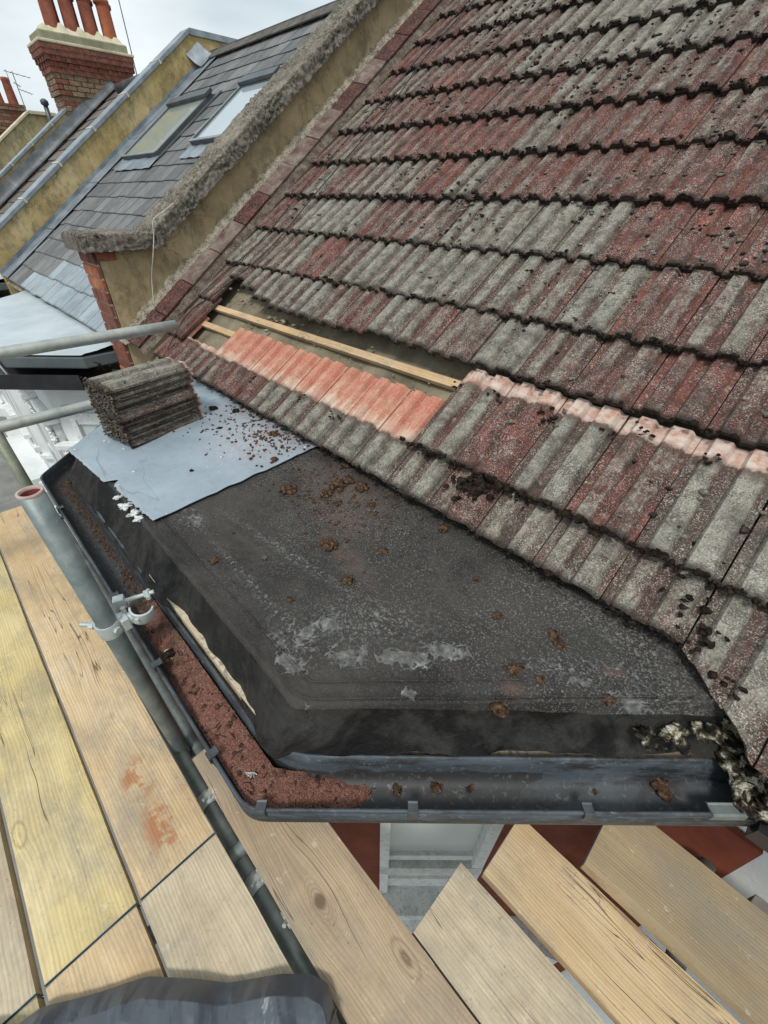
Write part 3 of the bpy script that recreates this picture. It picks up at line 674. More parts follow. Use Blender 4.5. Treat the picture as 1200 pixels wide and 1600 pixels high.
for (x, s, r, k) in [(-.60, .145, .030, 26), (-.66, .10, .020, 10), (.02, .20, .022, 10), (-.46, .16, .016, 8), (.04, .10, .018, 10), (.07, .02, .016, 8), (-.85, .17, .014, 8), (-.93, .47, .013, 6), (-.75, .47, .014, 8), (-.55, .46, .016, 10), (-.34, .47, .012, 6),
                     (-.60, .95, .022, 14), (-.72, 1.02, .018, 10), (-.95, 1.02, .018, 10), (-.45, 1.3, .022, 9), (-.9, .66, .016, 10), (-.64, .70, .018, 10), (-1.05, .72, .015, 8), (-.40, .62, .018, 10), (-1.3, .62, .014, 8), (-.25, .50, .014, 6), (-.10, .48, .015, 8), (.18, -.02, .014, 7), (.10, .05, .014, 7), (-2.0, .14, .012, 8), (-1.6, .15, .012, 9), (-1.35, .16, .012, 8)]:
    for q in range(k):
        xx = x + random.gauss(0, r*1.3); ss = s + random.gauss(0, r)
        blob_mesh(dm, R(xx, ss, .006 + tile_profile((xx-.07) % .2)), random.uniform(.3, .62)*r, random.random()*50, .6, 1, .55)
part('moss_cushions', dm, M['moss'], roof, True, kind='stuff')

# ---------------------------------------------------------------- party wall with mortar coping
pw = thing('party_wall', (-3.6, .89, -1.2), 'ochre rendered party wall with rough mortar coping beside the tiled roof', 'wall')
XW0, XW1 = -3.78, -3.45
def coping_z(y): return -.29 if y < 1.25 else -.29 + (y - 1.25)*st_/ct
def roofz(y): return ZE + (y - YE)*st_/ct
w = MB(); ys = [.90, 1.25, 4.65, 8.2]; zt = [-.285, -.285, -.285 + 3.4*.7057, -.285 + 3.4*.7057 - 3.55*.7057]
poly = [(XW1, y, z - .0) for y, z in zip(ys, zt)] + [(XW1, 8.2, -7.3), (XW1, .90, -7.3)]
w.prism(poly, (XW0 - XW1 + .02, 0, 0)); part('rendered_wall', w, M['render'], pw)
# bricks of the front end, with mortar joints behind
jb = MB(); jb.box((-3.615, .888, -1.28), (.30, .012, 2.0)); part('mortar_joint', jb, M['joint'], pw)
z = -.325; i = 0
while z > -2.1:
    for cx, wd in (((-3.565, .205), (-3.715, .085)) if i % 2 else ((-3.505, .085), (-3.66, .205))):
        b = MB(); b.box((cx, .882 + random.uniform(-.002, .002), z), (wd, .02, .064)); 
        part('brick', b, M['brick_orange'] if (i in (1, 2, 10)) else M['brick_red'], pw, bevel=.003)
    z -= .076; i += 1
b = MB(); b.box((XW1 + .002, .945, -.31), (.02, .11, .05)); part('brick', b, M['brick_red'], pw, bevel=.003)
# coping: thick ragged mortar; level over the kneeler then up the slope
def coping_path(t):      # t 0..1 along the length -> y, z(bottom), tangent
    L0 = .47; L = 4.9; d = t*L + .015
    if d < L0: return .800 + d, -.285, Vector((0, 1, 0)), Vector((0, 0, 1))
    k = min(1, (d - L0)/.10)
    T = Vector((0, 1, 0)).lerp(UV, k).normalized(); Nn = Vector((0, -T.z, T.y))
    dd = d - L0
    return 1.255 + dd*ct, -.285 + dd*st_, T, Nn
prof = []      # closed section: across x, up
K = 15
for i in range(K+1): prof.append((-3.86 + (3.86 - 3.385)*i/K, 1))
def cop(a, b):
    y, zb, T, Nn = coping_path(a); kz = max(0, min(1, (a*4.9 - .30)/.35))
    # b goes round: 0..0.25 near face up, .25...75 top, .75..1 far face down, underside closes
    if b < .22: x, h = -3.39, b/.22
    elif b < .72: x, h = -3.39 - (b-.22)/.5*.41, 1
    elif b < .92: x, h = -3.80, 1 - (b-.72)/.2
    else: x, h = -3.80 + (b-.92)/.08*.41, 0
    arch = (.010*(1 - ((x + 3.59)/.20)**2) - .025*kz*max(0, min(1, (-3.39 - x)/.40))) if h == 1 else (-.025*kz*h if b > .7 and h < 1 else 0)
    H = .088
    p = Vector((x, y, zb)) + Nn*(h*H + arch)
    q = p*1.0
    amp = .009 if h > .3 else .006
    n1 = fbm(q, 9, 5); n2 = fbm(q + Vector((5, 5, 5)), 34, 4)
    out = Vector((1 if b < .22 else (-1 if .72 <= b < .92 else 0), 0, 0)) + (Nn if .15 < b < .78 else Vector((0, 0, 0))) - (Nn*.6 if b < .04 else Vector((0, 0, 0)))
    return p + out*(amp*n1*1.3 + .010*n2)
c = MB(); c.grid(cop, 560, 54, flip=True)
e0 = [cop(0, b/54) for b in range(54)]; cc = sum(e0, Vector())/len(e0)
c.add([cc + Vector((0, -.006, 0))] + e0, [(0, i+1, (i+1) % 54 + 1) for i in range(54)])
part('mortar_coping', c, M['stone'], pw, True)
# creasing tiles against the wall foot, and their mortar fillet
def fillet(a, b):
    s = -.05 + 4.3*a; x = -3.462 + .085*b; w_ = .115 - .052*b + .014*fbm((s*9, b*2, 0), 1.2, 4) + .012*fbm((s*30, b*4, 3), 1, 3)
    return R(x + .016*fbm((s, b, 7), 14, 4), s, w_)
c = MB(); c.grid(fillet, 300, 8, flip=True); part('mortar_fillet', c, M['mortar'], pw, True)
s = -.02; i = 0
while s < 4.2:
    ln = .285 + random.uniform(-.02, .02)
    mcr = M['creasing_grey'] if (i in (2, 6, 7, 9) or random.random() < .05) else M['creasing']
    b = MB(); T = (UV + UX*random.gauss(0, .008)).normalized(); A = (UX*.97 - UW*.24).normalized()
    b.box(R(-3.328, s + ln/2, .052 + random.uniform(-.003, .003)), (.140, ln - .006, .020), (A, T, A.cross(T)))
    part('creasing_tile', b, mcr, pw, bevel=.003)
    s += ln; i += 1
def strip(a, b):
    s = -.03 + 4.3*a; return R(-3.262 + .05*b, s, .026 - .035*b + .006*fbm((s*8, b, 2), 1.5, 3))
c = MB(); c.grid(strip, 160, 3, flip=True); part('bedding_mortar', c, M['mortar_dark'], pw, True)

# ---------------------------------------------------------------- bay flat roof: felt
bay = thing('bay_flat_roof', (-.9, .5, -.93), 'black felt flat roof of the bay below the tiled roof, with grey flaked patches', 'roof')
PX = [(-2.95, .95), (-2.23, .235), (-.497, .225), (.19, .91)]
QX = [(-2.95, 1.06), (-2.6, 1.06), (-.30, 1.06), (.19, 1.06)]
def resample(P, n, rad=.0):
    L = [0]
    for a, b in zip(P, P[1:]): L.append(L[-1] + (Vector(b)-Vector(a)).length)
    out = []
    for i in range(n+1):
        d = L[-1]*i/n
        for k in range(len(P)-1):
            if d <= L[k+1] + 1e-9:
                t = (d-L[k])/(L[k+1]-L[k]); out.append(Vector(P[k]).lerp(Vector(P[k+1]), t)); break
    return out
NF = 220
Pp = resample(PX, NF)
for _ in range(3): Pp = [Pp[0]] + [(Pp[i-1] + Pp[i]*2 + Pp[i+1])/4 for i in range(1, NF)] + [Pp[-1]]
def outn(i):
    t = (Pp[min(NF, i+1)] - Pp[max(0, i-1)]).normalized(); return Vector((t.y, -t.x))
Qp = []
for i in range(NF+1):
    p = Pp[i]
    Qp.append(Vector((p.x + (-.12 if p.x < -2.3 else 0)*(0), 1.06)))
def felt_z(x, y):
    z = -.895 - .038*max(0, min(1, (1.0 - y)/.78))
    z += .006*fbm((x, y, 0), 2.5, 3) + .0022*fbm((x, y, 3), 11, 3)
    return z
LIP = .018
def felt_pt(i, b):
    p = Pp[i]; q = Qp[i]; n_ = outn(i); front = abs(n_.x) < .3
    if b >= 0:
        t = b**1.15; r = p.lerp(q, t); z = felt_z(r.x, r.y)
        ridge = .009*math.exp(-(b/.035)**2) - .004*math.exp(-((b-.085)/.03)**2)
        rz = .0035*max(0, noise.noise(Vector((r.x*5 + 2, r.y*5, 9))))**1 + .0015*noise.noise(Vector((r.x*30, r.y*30, 2)))
        lap = .0035 if (r.x + .22*r.y) > -.02 else 0
        return Vector((r.x, r.y, z + ridge*.8 + rz + lap))
    t = -b      # skirt 0..1 down and out
    bmp = math.exp(-((p.x + .86)/.24)**4) if front else 0
    spread = .090*(1 - .30*bmp) if front else .056
    drop = .122 - .022*bmp*(1 + 1.2*noise.noise(Vector((p.x*11, 0, 3))))
    wv = .008*fbm((p.x*1.0, p.y, 2), 6, 3)*t + .006*fbm((p.x, p.y, 5 + t*2), 16, 3)*t
    fold = .010*max(0, noise.noise(Vector((p.x*3.1, p.y*3.1, 4))))*sin(t*pi)
    cw = math.exp(-((p.x + .50)/.07)**2); wr = .010*abs(sin((p.x - p.y)*70 + t*2))*cw*sin(t*pi)
    o = spread*(t**(1.0 if front else 1.35)) + wv*1.3 + fold*1.5 + wr + .008*math.exp(-(t/.12)**2)*0 + cw*.022*sin(t*pi)
    z = felt_z(p.x, p.y) + .004*(1-t) - drop*(t**.95) + .010*fbm((p.x, p.y, 8), 5, 3)*t
    return Vector((p.x + n_.x*o, p.y + n_.y*o, z))
bs = [-1, -.9, -.78, -.64, -.5, -.36, -.24, -.14, -.06, 0] + [j/70 for j in range(1, 71)]
c = MB(); c.grid(lambda a, b: felt_pt(int(round(a*NF)), bs[int(round(b*(len(bs)-1)))]), NF, len(bs)-1)
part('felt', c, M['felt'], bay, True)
# welted seam along the front edge of the felt
for k, (dx, ofs) in enumerate(((.0, .055), (.0, .012))):
    c = MB(); pts = []
    for i in range(60, NF-3, 2):
        n_ = outn(i); p = Pp[i]; pts.append(Vector((p.x - n_.x*ofs, p.y - n_.y*ofs, felt_z(p.x, p.y) + .0035 + .002*fbm((p.x, p.y, k), 9, 3))))
    c.tube(pts, [.0022 + .0014*fbm((q.x, q.y, 4), 7, 2) for q in pts], 6); part('felt_seam', c, M['felt'], bay, True)
# fascia
fb = MB(); inner = [(-2.9, .93), (-2.20, .262), (-.515, .262), (.18, .955)]
def offs_poly(P, d):
    out = []
    for i in range(len(P)):
        a = Vector(P[max(0, i-1)]); b = Vector(P[i]); c_ = Vector(P[min(len(P)-1, i+1)])
        ns = []
        if i > 0: t = (b-a).normalized(); ns.append(Vector((t.y, -t.x)))
        if i < len(P)-1: t = (c_-b).normalized(); ns.append(Vector((t.y, -t.x)))
        if len(ns) == 2:
            m = (ns[0]+ns[1]).normalized(); out.append(b + m*(d/m.dot(ns[0])))
        else: out.append(b + ns[0]*d)
    return out
BASE = [(-2.9, .86), (-2.245, .205), (-.51, .205), (.24, .955)]       # wall-side line of the gutter back
for k in range(3):
    A = offs_poly(BASE, (.033, .046, .033)[k])[k:k+2]; B = offs_poly(BASE, .010)[k:k+2]
    for u0, u1, hh in (((0, .56, .13), (.562, .97, .178), (.972, 1, .13)) if k == 1 else ((0, 1, (.12, 0, .085)[k]),)):
        a0, a1, b0, b1 = A[0].lerp(A[1], u0), A[0].lerp(A[1], u1), B[0].lerp(B[1], u0), B[0].lerp(B[1], u1)
        b = MB(); b.prism([(a0.x, a0.y, -1.20), (a1.x, a1.y, -1.20), (b1.x, b1.y, -1.20), (b0.x, b0.y, -1.20)], (0, 0, hh))
        part('fascia_board', b, M['fascia'], bay)

# ---------------------------------------------------------------- loose grey sheet on the felt
def sheet(a, b):
    F0, F1, B1, B0 = Vector((-2.19, .185)), Vector((-1.405, .245)), Vector((-1.385, 1.02)), Vector((-2.90, 1.02))
    fr = F0.lerp(F1, a); bk = B0.lerp(B1, a); p = fr.lerp(bk, b)
    e = (1-b)**4
    if .50 < a < .60: p.y += e*.045*(1 - abs(a-.55)/.05)
    if a >= .58: p.y += e*.02*(.5 + .5*noise.noise(Vector((a*40, 0, 0))))
    p.y += .006*noise.noise(Vector((a*22, 3, 0)))*e; p.x += .006*noise.noise(Vector((b*14, 7, 0)))*(1 if a > .9 else 0)
    z = felt_z(p.x, p.y) + .010 + .004*abs(fbm((p.x, p.y, 6), 3, 2)) + .010*e*max(0, noise.noise(Vector((a*6, 1, 1))))
    return Vector((p.x, p.y, z))
c = MB(); c.grid(sheet, 90, 70)
so_ = part('grey_sheet', c, M['sheet'], None, True); tag(so_, 'pale grey sheet of roofing material laid over the felt under the tile stack', 'roofing sheet')
sm = so_.modifiers.new('thick', 'SOLIDIFY'); sm.thickness = .003; sm.offset = 1

# ---------------------------------------------------------------- gutter
gut = thing('rain_gutter', (-.9, .1, -1.1), 'grey plastic rain gutter round the edge of the felt bay roof, half full of grit', 'gutter')
LIPP = [(-2.66, .40), (-2.30, .045), (-.445, .035), (.36, .838)]
def gutline(d):
    return offs_poly(LIPP, -d)
def rounded(P, r=.05, n=7):
    out = [Vector(P[0])]
    for i in range(1, len(P)-1):
        a, b, c_ = Vector(P[i-1]), Vector(P[i]), Vector(P[i+1])
        p0 = b + (a-b).normalized()*r; p1 = b + (c_-b).normalized()*r
        for k in range(n+1):
            t = k/n; out.append(p0*(1-t)**2 + b*2*t*(1-t) + p1*t*t)
    out.append(Vector(P[-1])); return out
gprof = [(.006, -1.062), (.0, -1.056), (.0, -1.050), (.004, -1.047), (.008, -1.050), (.010, -1.075), (.014, -1.100), (.024, -1.116), (.042, -1.122), (.070, -1.122), (.086, -1.116), (.096, -1.102), (.102, -1.075), (.108, -1.045), (.114, -1.044), (.114, -1.060),
         (.108, -1.085), (.102, -1.108), (.090, -1.126), (.072, -1.132), (.030, -1.136), (.006, -1.130), (.001, -1.112), (.000, -1.085), (.001, -1.062)]
lines = [rounded(gutline(d), .035 + d*.6) for d, _ in gprof]
c = MB(); nn_ = len(lines[0]); kk = len(gprof)
vs = [Vector((lines[j][i].x, lines[j][i].y, gprof[j][1])) for i in range(nn_) for j in range(kk)]
fs = [(i*kk+j, i*kk+(j+1) % kk, (i+1)*kk+(j+1) % kk, (i+1)*kk+j) for i in range(nn_-1) for j in range(kk)]
c.add(vs, [f[::-1] for f in fs]); part('gutter_channel', c, M['gutter'], gut, True)
for end in (0, nn_-1):
    c = MB(); pr = [Vector((lines[j][end].x, lines[j][end].y, gprof[j][1])) for j in range(4, 16)]
    t = (lines[0][1]-lines[0][0]).normalized() if end == 0 else (lines[0][-1]-lines[0][-2]).normalized()
    c.prism(pr, Vector((t.x, t.y, 0))*(.004 if end else -.004)); part('stop_end', c, M['gutter'], gut)
def bracket(px, py, tx, ty, mat=M['bracket'], wd=.022):
    T = Vector((tx, ty, 0)).normalized(); Nn = Vector((-T.y, T.x, 0)); P = Vector((px, py, 0))
    c = MB(); pr = [(.022, -1.046), (-.003, -1.041), (-.006, -1.046), (-.006, -1.064), (-.002, -1.068), (.000, -1.09), (.010, -1.120), (.03, -1.134), (.075, -1.134), (.075, -1.131), (.032, -1.131), (.013, -1.117), (.003, -1.088), (.001, -1.062), (-.002, -1.052), (.02, -1.043)]
    c.prism([P + Nn*a + Vector((0, 0, z)) - T*wd/2 for a, z in pr], T*wd); part('bracket', c, mat, gut, bevel=.001)
for x in (-1.95, -1.28, -.93, -.60): bracket(x, .0445 - .0054*(x+2.3), 1, 0)
for t in (.035, .36, .735): bracket(-.445 + t/1.4142*1.0 + .0, .035 + t/1.4142, 1, 1)
bracket(.285, .767, 1, 1, M['galv'], .075)

# grit lying in the gutter
def gutter_at(d):     # distance along front lip from left corner -> point, tangent, normal(inwards)
    P = [Vector(p) for p in LIPP]
    if d < 0: t = (P[1]-P[0]).normalized(); return P[1] + t*d, t
    L = (P[2]-P[1]).length
    if d < L: t = (P[2]-P[1]).normalized(); return P[1] + t*d, t
    t = (P[3]-P[2]).normalized(); return P[2] + t*(d-L), t
GL = (Vector(LIPP[2])-Vector(LIPP[1])).length
def grit_h(d):       # depth of the bed along the gutter
    if d < .02: return .018
    if d < GL*.55: return .012 + .008*noise.noise(Vector((d*6, 0, 0)))
    if d < GL + .02: return .030 + .022*min(1, (d - GL*.55)/.4)
    return max(-.03, .046 - (d - GL)*.20)
def grit_line(off, zfn):
    base = rounded(offs_poly(LIPP, -off), .035 + off*.6); return base
NG = 260
def grit_pt(a, b):
    d = -.10 + (GL + .10 + .32)*a; off = .013 + .083*b
    ln = offs_poly(LIPP, -off); 
    t = a; q, tt = gutter_at(d)
    # position by mitred offset line
    P = [Vector(p) for p in ln]; L0 = (Vector(LIPP[1])-Vector(LIPP[0])).length
    if d < 0: k = max(0, 1 + d/L0); pt = P[0].lerp(P[1], k)
    elif d < GL: pt = P[1].lerp(P[2], d/GL)
    else:
        L1 = (Vector(LIPP[3])-Vector(LIPP[2])).length; pt = P[2].lerp(P[3], (d-GL)/L1)
    h = grit_h(d); z = -1.1225 + h + .006*fbm((pt.x, pt.y, 0), 12, 4) + .003*fbm((pt.x, pt.y, 2), 60, 3)
    z -= .016*(abs(b-.5)*2)**3*(1 if h < .03 else .3)
    z += .008*(b-.5)
    sl = 1 if d < GL*.70 else max(0, 1 - (d - GL*.70)/.3)
    z -= sl*(.045*(1-b)**1.2 - .004)
    return Vector((pt.x, pt.y, max(z, -1.1255)))
c = MB(); c.grid(grit_pt, NG, 16)
def sc_add(mb, p, r): blob_mesh(mb, p, r, random.random()*90, .7, 1, .5)
for i in range(1500):
    a = random.random()**.7; b = random.random(); p = grit_pt(a, b); sc_add(c, p, random.uniform(.0012, .0032))
g = part('gutter_grit', c, M['grit'], None, True); tag(g, 'red brown grit washed off the tiles lying along the gutter bottom', 'grit', kind='stuff')
c = MB()
for i in range(260):
    a = random.random(); b = random.random(); p = grit_pt(a, b)
    if random.random() < .55:
        t = Vector((random.gauss(0, 1), random.gauss(0, 1), random.gauss(0, .25))).normalized(); L = random.uniform(.008, .026)
        c.tube([p - t*L/2 + Vector((0, 0, .003)), p + Vector((0, 0, .005)), p + t*L/2 + Vector((0, 0, .003))], random.uniform(.0006, .0014), 4)
    else: sc_add(c, p, random.uniform(.003, .009))
g = part('gutter_litter', c, M['grit_dark'], None, True); tag(g, 'dark twigs and moss crumbs scattered over the gutter grit', 'debris', kind='stuff')

# ---------------------------------------------------------------- bay wall with sash window below the gutter
hs = thing('house_front', (.0, .9, -7.3), 'red brown front of the house under the gutter with a white sash window', 'house front')
CW = .85; WZ0, WZ1 = -7.3, -1.20
A2 = Vector((1, 1, 0)).normalized(); N2 = Vector((1, -1, 0)).normalized()     # cant direction and outward normal
def C(x, z, off=0): return Vector((x, x + CW, z)) + N2*off
xa, xb = -.56, .17     # cant wall ends (x)
wx0, wx1 = -.425, -.085   # window opening
ZB, ZT = -2.95, -1.55
def wallquad(pts, th, name='wall', mat=M['redwall']):
    b = MB(); n_ = (Vector(pts[1])-Vector(pts[0])).cross(Vector(pts[2])-Vector(pts[0])).normalized()
    b.prism(pts, -n_*th); return part(name, b, mat, hs)
wallquad([C(xa, WZ0), C(wx0, WZ0), C(wx0, WZ1), C(xa, WZ1)], .1)
wallquad([C(wx1, WZ0), C(xb, WZ0), C(xb, WZ1), C(wx1, WZ1)], .1)
wallquad([C(wx0, WZ0), C(wx1, WZ0), C(wx1, ZB), C(wx0, ZB)], .1, 'wall_panel', M['white_dirty'])
wallquad([C(wx0, ZT), C(wx1, ZT), C(wx1, WZ1), C(wx0, WZ1)], .1)
wallquad([(-2.19, .29, WZ0), (-.56, .29, WZ0), (-.56, .29, WZ1), (-2.19, .29, WZ1)], .1)
wallquad([(-2.9, 1.0, WZ0), (-2.19, .29, WZ0), (-2.19, .29, WZ1), (-2.9, 1.0, WZ1)], .1)
wallquad([(xb, 1.02, WZ0), (.485, 1.02, WZ0), (.485, 1.02, -1.455), (xb, 1.02, -1.455)], .02)
wallquad([(.17, 1.05, WZ0), (4.5, 1.05, WZ0), (4.5, 1.05, WZ1), (.17, 1.05, WZ1)], .25, 'white_wall', M['white_paint'])
# soffit
b = MB(); sp_ = offs_poly([(-2.9, .86), (-2.245, .205), (-.51, .205), (.24, .955)], .0)
b.prism([(-2.9, 1.05, -1.215), (-2.9, .89, -1.215), (-2.22, .215, -1.215), (-.515, .215, -1.215), (.30, 1.03, -1.215), (.30, 1.05, -1.215)], (0, 0, .012)); part('soffit', b, M['white_wood'], hs)
# window
b = MB()
for (x0, x1, z0, z1, off, dp) in [(wx0, wx0+.030, ZB, ZT, .0, .09), (wx1-.036, wx1, ZB, ZT, .0, .09), (wx0, wx1, ZT-.06, ZT, .0, .09)]:
    cx = (x0+x1)/2; b.box(C(cx, (z0+z1)/2, off-dp/2+.012), ((x1-x0)*1.4142, dp, z1-z0), (A2, N2, Vector((0, 0, 1))))
win = part('window', b, M['white_wood'], hs, bevel=.003)
def wp(name, x0, x1, z0, z1, off, dp, mat):
    b = MB(); b.box(C((x0+x1)/2, (z0+z1)/2, off-dp/2), ((x1-x0)*1.4142, dp, z1-z0), (A2, N2, Vector((0, 0, 1))))
    return part(name, b, mat, win, bevel=.002)
ix0, ix1 = wx0+.030, wx1-.036
wp('pane', ix0, ix1, -2.42, ZT-.06, -.030, .006, M['glass_sash'])
wp('sash_rail', ix0, ix1, -2.48, -2.42, -.012, .04, M['white_wood'])
wp('lower_panel', ix0, ix1, -2.82, -2.48, -.030, .01, M['white_dirty'])
wp('sash_rail', ix0, ix1, -2.95, -2.82, -.018, .05, M['white_wood'])
wp('sill', wx0-.02, wx1+.02, -3.0, -2.955, .10, .17, M['white_dirty'])
wp('sill', wx0, wx1, -2.60, -2.50, .015, .035, M['white_dirty'])
wp('apron', wx0, wx1, -3.6, -3.0, .02, .02, M['white_dirty'])
# ground-floor bay top ledge below
b = MB(); b.prism([(-2.9, .96, -3.62), (-2.19, .26, -3.62), (-.40, .26, -3.62), (.30, .95, -3.62), (.5, 1.05, -3.62), (-2.9, 1.05, -3.62)], (0, 0, .10)); part('ledge', b, M['white_dirty'], hs)

# broken mortar at the gutter's right end
def mort(a, b):
    p = Vector((.205, .90, -1.0)).lerp(Vector((.46, 1.02, -1.08)), a); q = p + Vector((.10, -.115, -.035))
    r = p.lerp(q, b); r.z += .012*fbm((a*2, b*2, 1), 3.5, 5) + .004*sin(b*pi) + .006*sin(a*pi)
    r += Vector((1, -1, 0))*.012*fbm((a*3, b*3, 7), 2, 3); return r
c = MB(); c.grid(mort, 90, 60, flip=True)
me_ = NT('black_and_white_flaked_mortar'); pp = me_.pos
f1 = me_.noise(26, 6, pp, .72, .4); colr = me_.ramp(f1, [(.42, (.012, .011, .010)), (.50, (.05, .04, .028)), (.55, (.20, .18, .12)), (.61, (.58, .56, .48)), (.68, (.20, .17, .12)), (.8, (.03, .025, .02))])
M['flaked'] = me_.done(colr, .95, me_.noise(90, 5, pp, .7), .7, .006, spec=.1)
mo = part('broken_mortar', c, M['flaked'], None, True); tag(mo, 'crumbling black and white mortar at the right end of the bay gutter', 'mortar')
so2 = mo.modifiers.new('t', 'SOLIDIFY'); so2.thickness = .02
c = MB()
for (x, y, z, r) in [(.175, .865, -.955, .018), (.215, .885, -.965, .030), (.255, .905, -.975, .026), (.235, .93, -.955, .022), (.28, .95, -.975, .026), (.33, .93, -1.01, .022), (.20, .91, -.945, .02), (.31, .985, -.985, .024), (.37, .98, -1.03, .022)]:
    blob_mesh(c, (x, y, z - .008), r*.8, random.random()*40, .28, 3, .8)
part('mortar_lump', c, M['flaked'], mo, True)
# black netting / main gutter starting to the right
c = MB(); c.prism([(.345, .80, -1.08), (.345, .92, -1.06), (.345, .91, -1.14), (.345, .81, -1.14)], (2.6, -.0, 0)); o = part('main_gutter', c, M['black_plastic'], None); tag(o, 'black gutter along the main eave right of the bay', 'gutter')

# ---------------------------------------------------------------- stack of taken-off tiles
stk = thing('tile_stack', (-2.04, .55, -.9), 'neat stack of old dirty roof tiles standing on the grey sheet', 'tile stack')
d1 = Vector((-.194, .981, 0)).normalized(); d2 = Vector((-d1.y, d1.x, 0))     # length direction, then across
TS = [tile_mesh(70+i, length=.387, thick=.010, w0=0, w1=0, edge=.006) for i in range(4)]
org = Vector((-1.966, .385, -.900)); zz = 0.012
for i in range(9):
    o = link('stacked_tile', TS[i % 4], stk)
    X = -d2 if False else Vector((d1.y, -d1.x, 0)); Z = Vector((0, 0, 1))
    rot = Matrix((X, d1, Z)).transposed().to_4x4() @ Matrix.Rotation(random.gauss(0, .012), 4, 'Z') @ Matrix.Rotation(random.gauss(0, .004) + .010, 4, 'X') @ Matrix.Rotation(random.gauss(0, .005), 4, 'Y')
    p = org - X*.205 + d1*random.gauss(0, .009) + X*random.gauss(0, .006) + Z*zz
    o.matrix_basis = Matrix.Translation(p - worg(stk)) @ rot
    o['tone'] = random.uniform(.05, .42); o['lap'] = .372; o['chalk'] = .9; o['tail'] = .0
    zz += .0305
c = MB()
for i in range(1100):
    t = random.random(); h = random.uniform(0, .27); X = Vector((d1.y, -d1.x, 0))
    if random.random() < .88: p = org - X*random.uniform(.0, .205) - d1*random.uniform(-.004, .003)
    else: p = org + d1*random.uniform(0, .37) + X*.0
    blob_mesh(c, p + Vector((0, 0, .01 + h)), random.uniform(.002, .0062), random.random()*60, .7, 1, .6)
part('dirt_crust', c, M['crust'], stk, True, kind='stuff')

# ---------------------------------------------------------------- scaffold boards
def board(x0, x1, y0, y1, z, mat, label, end0=True, end1=False, rust=0.0, skew0=0.0, skew1=0.0):
    t = thing('scaffold_board', ((x0+x1)/2, (y0+y1)/2, z-.038), label, 'scaffold board', 'scaffold boards of the working deck')
    mb = MB(); n = 48
    def top(a, b):
        x = (x0 + skew0*b) + ((x1 + skew1*b) - (x0 + skew0*b))*a; y = y0 + (y1-y0)*b
        zz_ = z + .0012*noise.noise(Vector((x*3, y*8, 2))) - .003*(abs(b-.5)*2)**8
        return Vector((x, y + .0015*noise.noise(Vector((x*7, b*2, y0*9))), zz_))
    mb.grid(top, n, 10)
    for (b, fl) in ((0, False), (1, True)):
        up = [top(i/n, b) for i in range(n+1)]; dn = [p + Vector((0, 0, -.038)) for p in up]
        mb.add(up + dn, [((i, n+1+i, n+2+i, i+1) if not fl else (i+1, n+2+i, n+1+i, i)) for i in range(n)])
    for (a, fl) in ((0, False), (1, True)):
        up = [top(a, j/10) for j in range(11)]; dn = [p + Vector((0, 0, -.038)) for p in up]
        mb.add(up + dn, [((i+1, 12+i, 11+i, i) if not fl else (i, 11+i, 12+i, i+1)) for i in range(10)])
    dn = [top(0, 0), top(1, 0), top(1, 1), top(0, 1)]; mb.add([p + Vector((0, 0, -.038)) for p in dn], [(3, 2, 1, 0)])
    o = part('plank', mb, mat, t, False); o['rust'] = rust
    for e, sk, on in ((x0, skew0, end0), (x1, skew1, end1)):
        if not on: continue
        b = MB(); sg = -1 if e == x0 else 1
        b.prism([(e, y0-.001, z+.0005), (e+sk, y1+.001, z+.0005), (e+sk, y1+.001, z-.040), (e, y0-.001, z-.040)], (sg*.0016, 0, 0))
        part('end_band', b, M['galv'], t)
    return t
ZD = -1.55
board(-3.05, -.672, -.725, -.500, ZD, M['wood_pale'], 'pale scaffold board at the left frame edge beside the wide gap', end1=True)
board(-3.07, -.672, -.482, -.268, ZD, M['wood_yellow'], 'yellow stained scaffold board with long dark cracks', end1=True)
board(-3.08, -.672, -.256, -.040, ZD, M['wood_cream'], 'cream scaffold board with orange smears beside the upright tube', end1=True, rust=1.0)
board(-.664, 1.4, -.482, -.270, ZD, M['wood_cream'], 'short warm scaffold board end between the joint and the grey plastic sheet')
board(-.664, 1.4, -.258, -.038, ZD, M['wood_pale'], 'scaffold board below the joint, beside the tube in the gap')
board(-.664, 1.4, -.73, -.500, ZD, M['wood_yellow'], 'scaffold board peeking out at the lower left corner')
board(-.92, 2.4, .004, .222, ZD, M['wood_grey'], 'weathered grey tan scaffold board with a large round knot')
board(-.100, 2.6, .228, .436, ZD, M['wood_pale'], 'pale scuffed scaffold board whose square end points at the window')
board(-.040, 2.8, .462, .662, ZD, M['wood_cream'], 'scaffold board with dark specks, second from the right')
board(.150, 3.0, .668, .908, -1.502, M['wood_brown'], 'brownish scaffold board farthest right with one long crack')

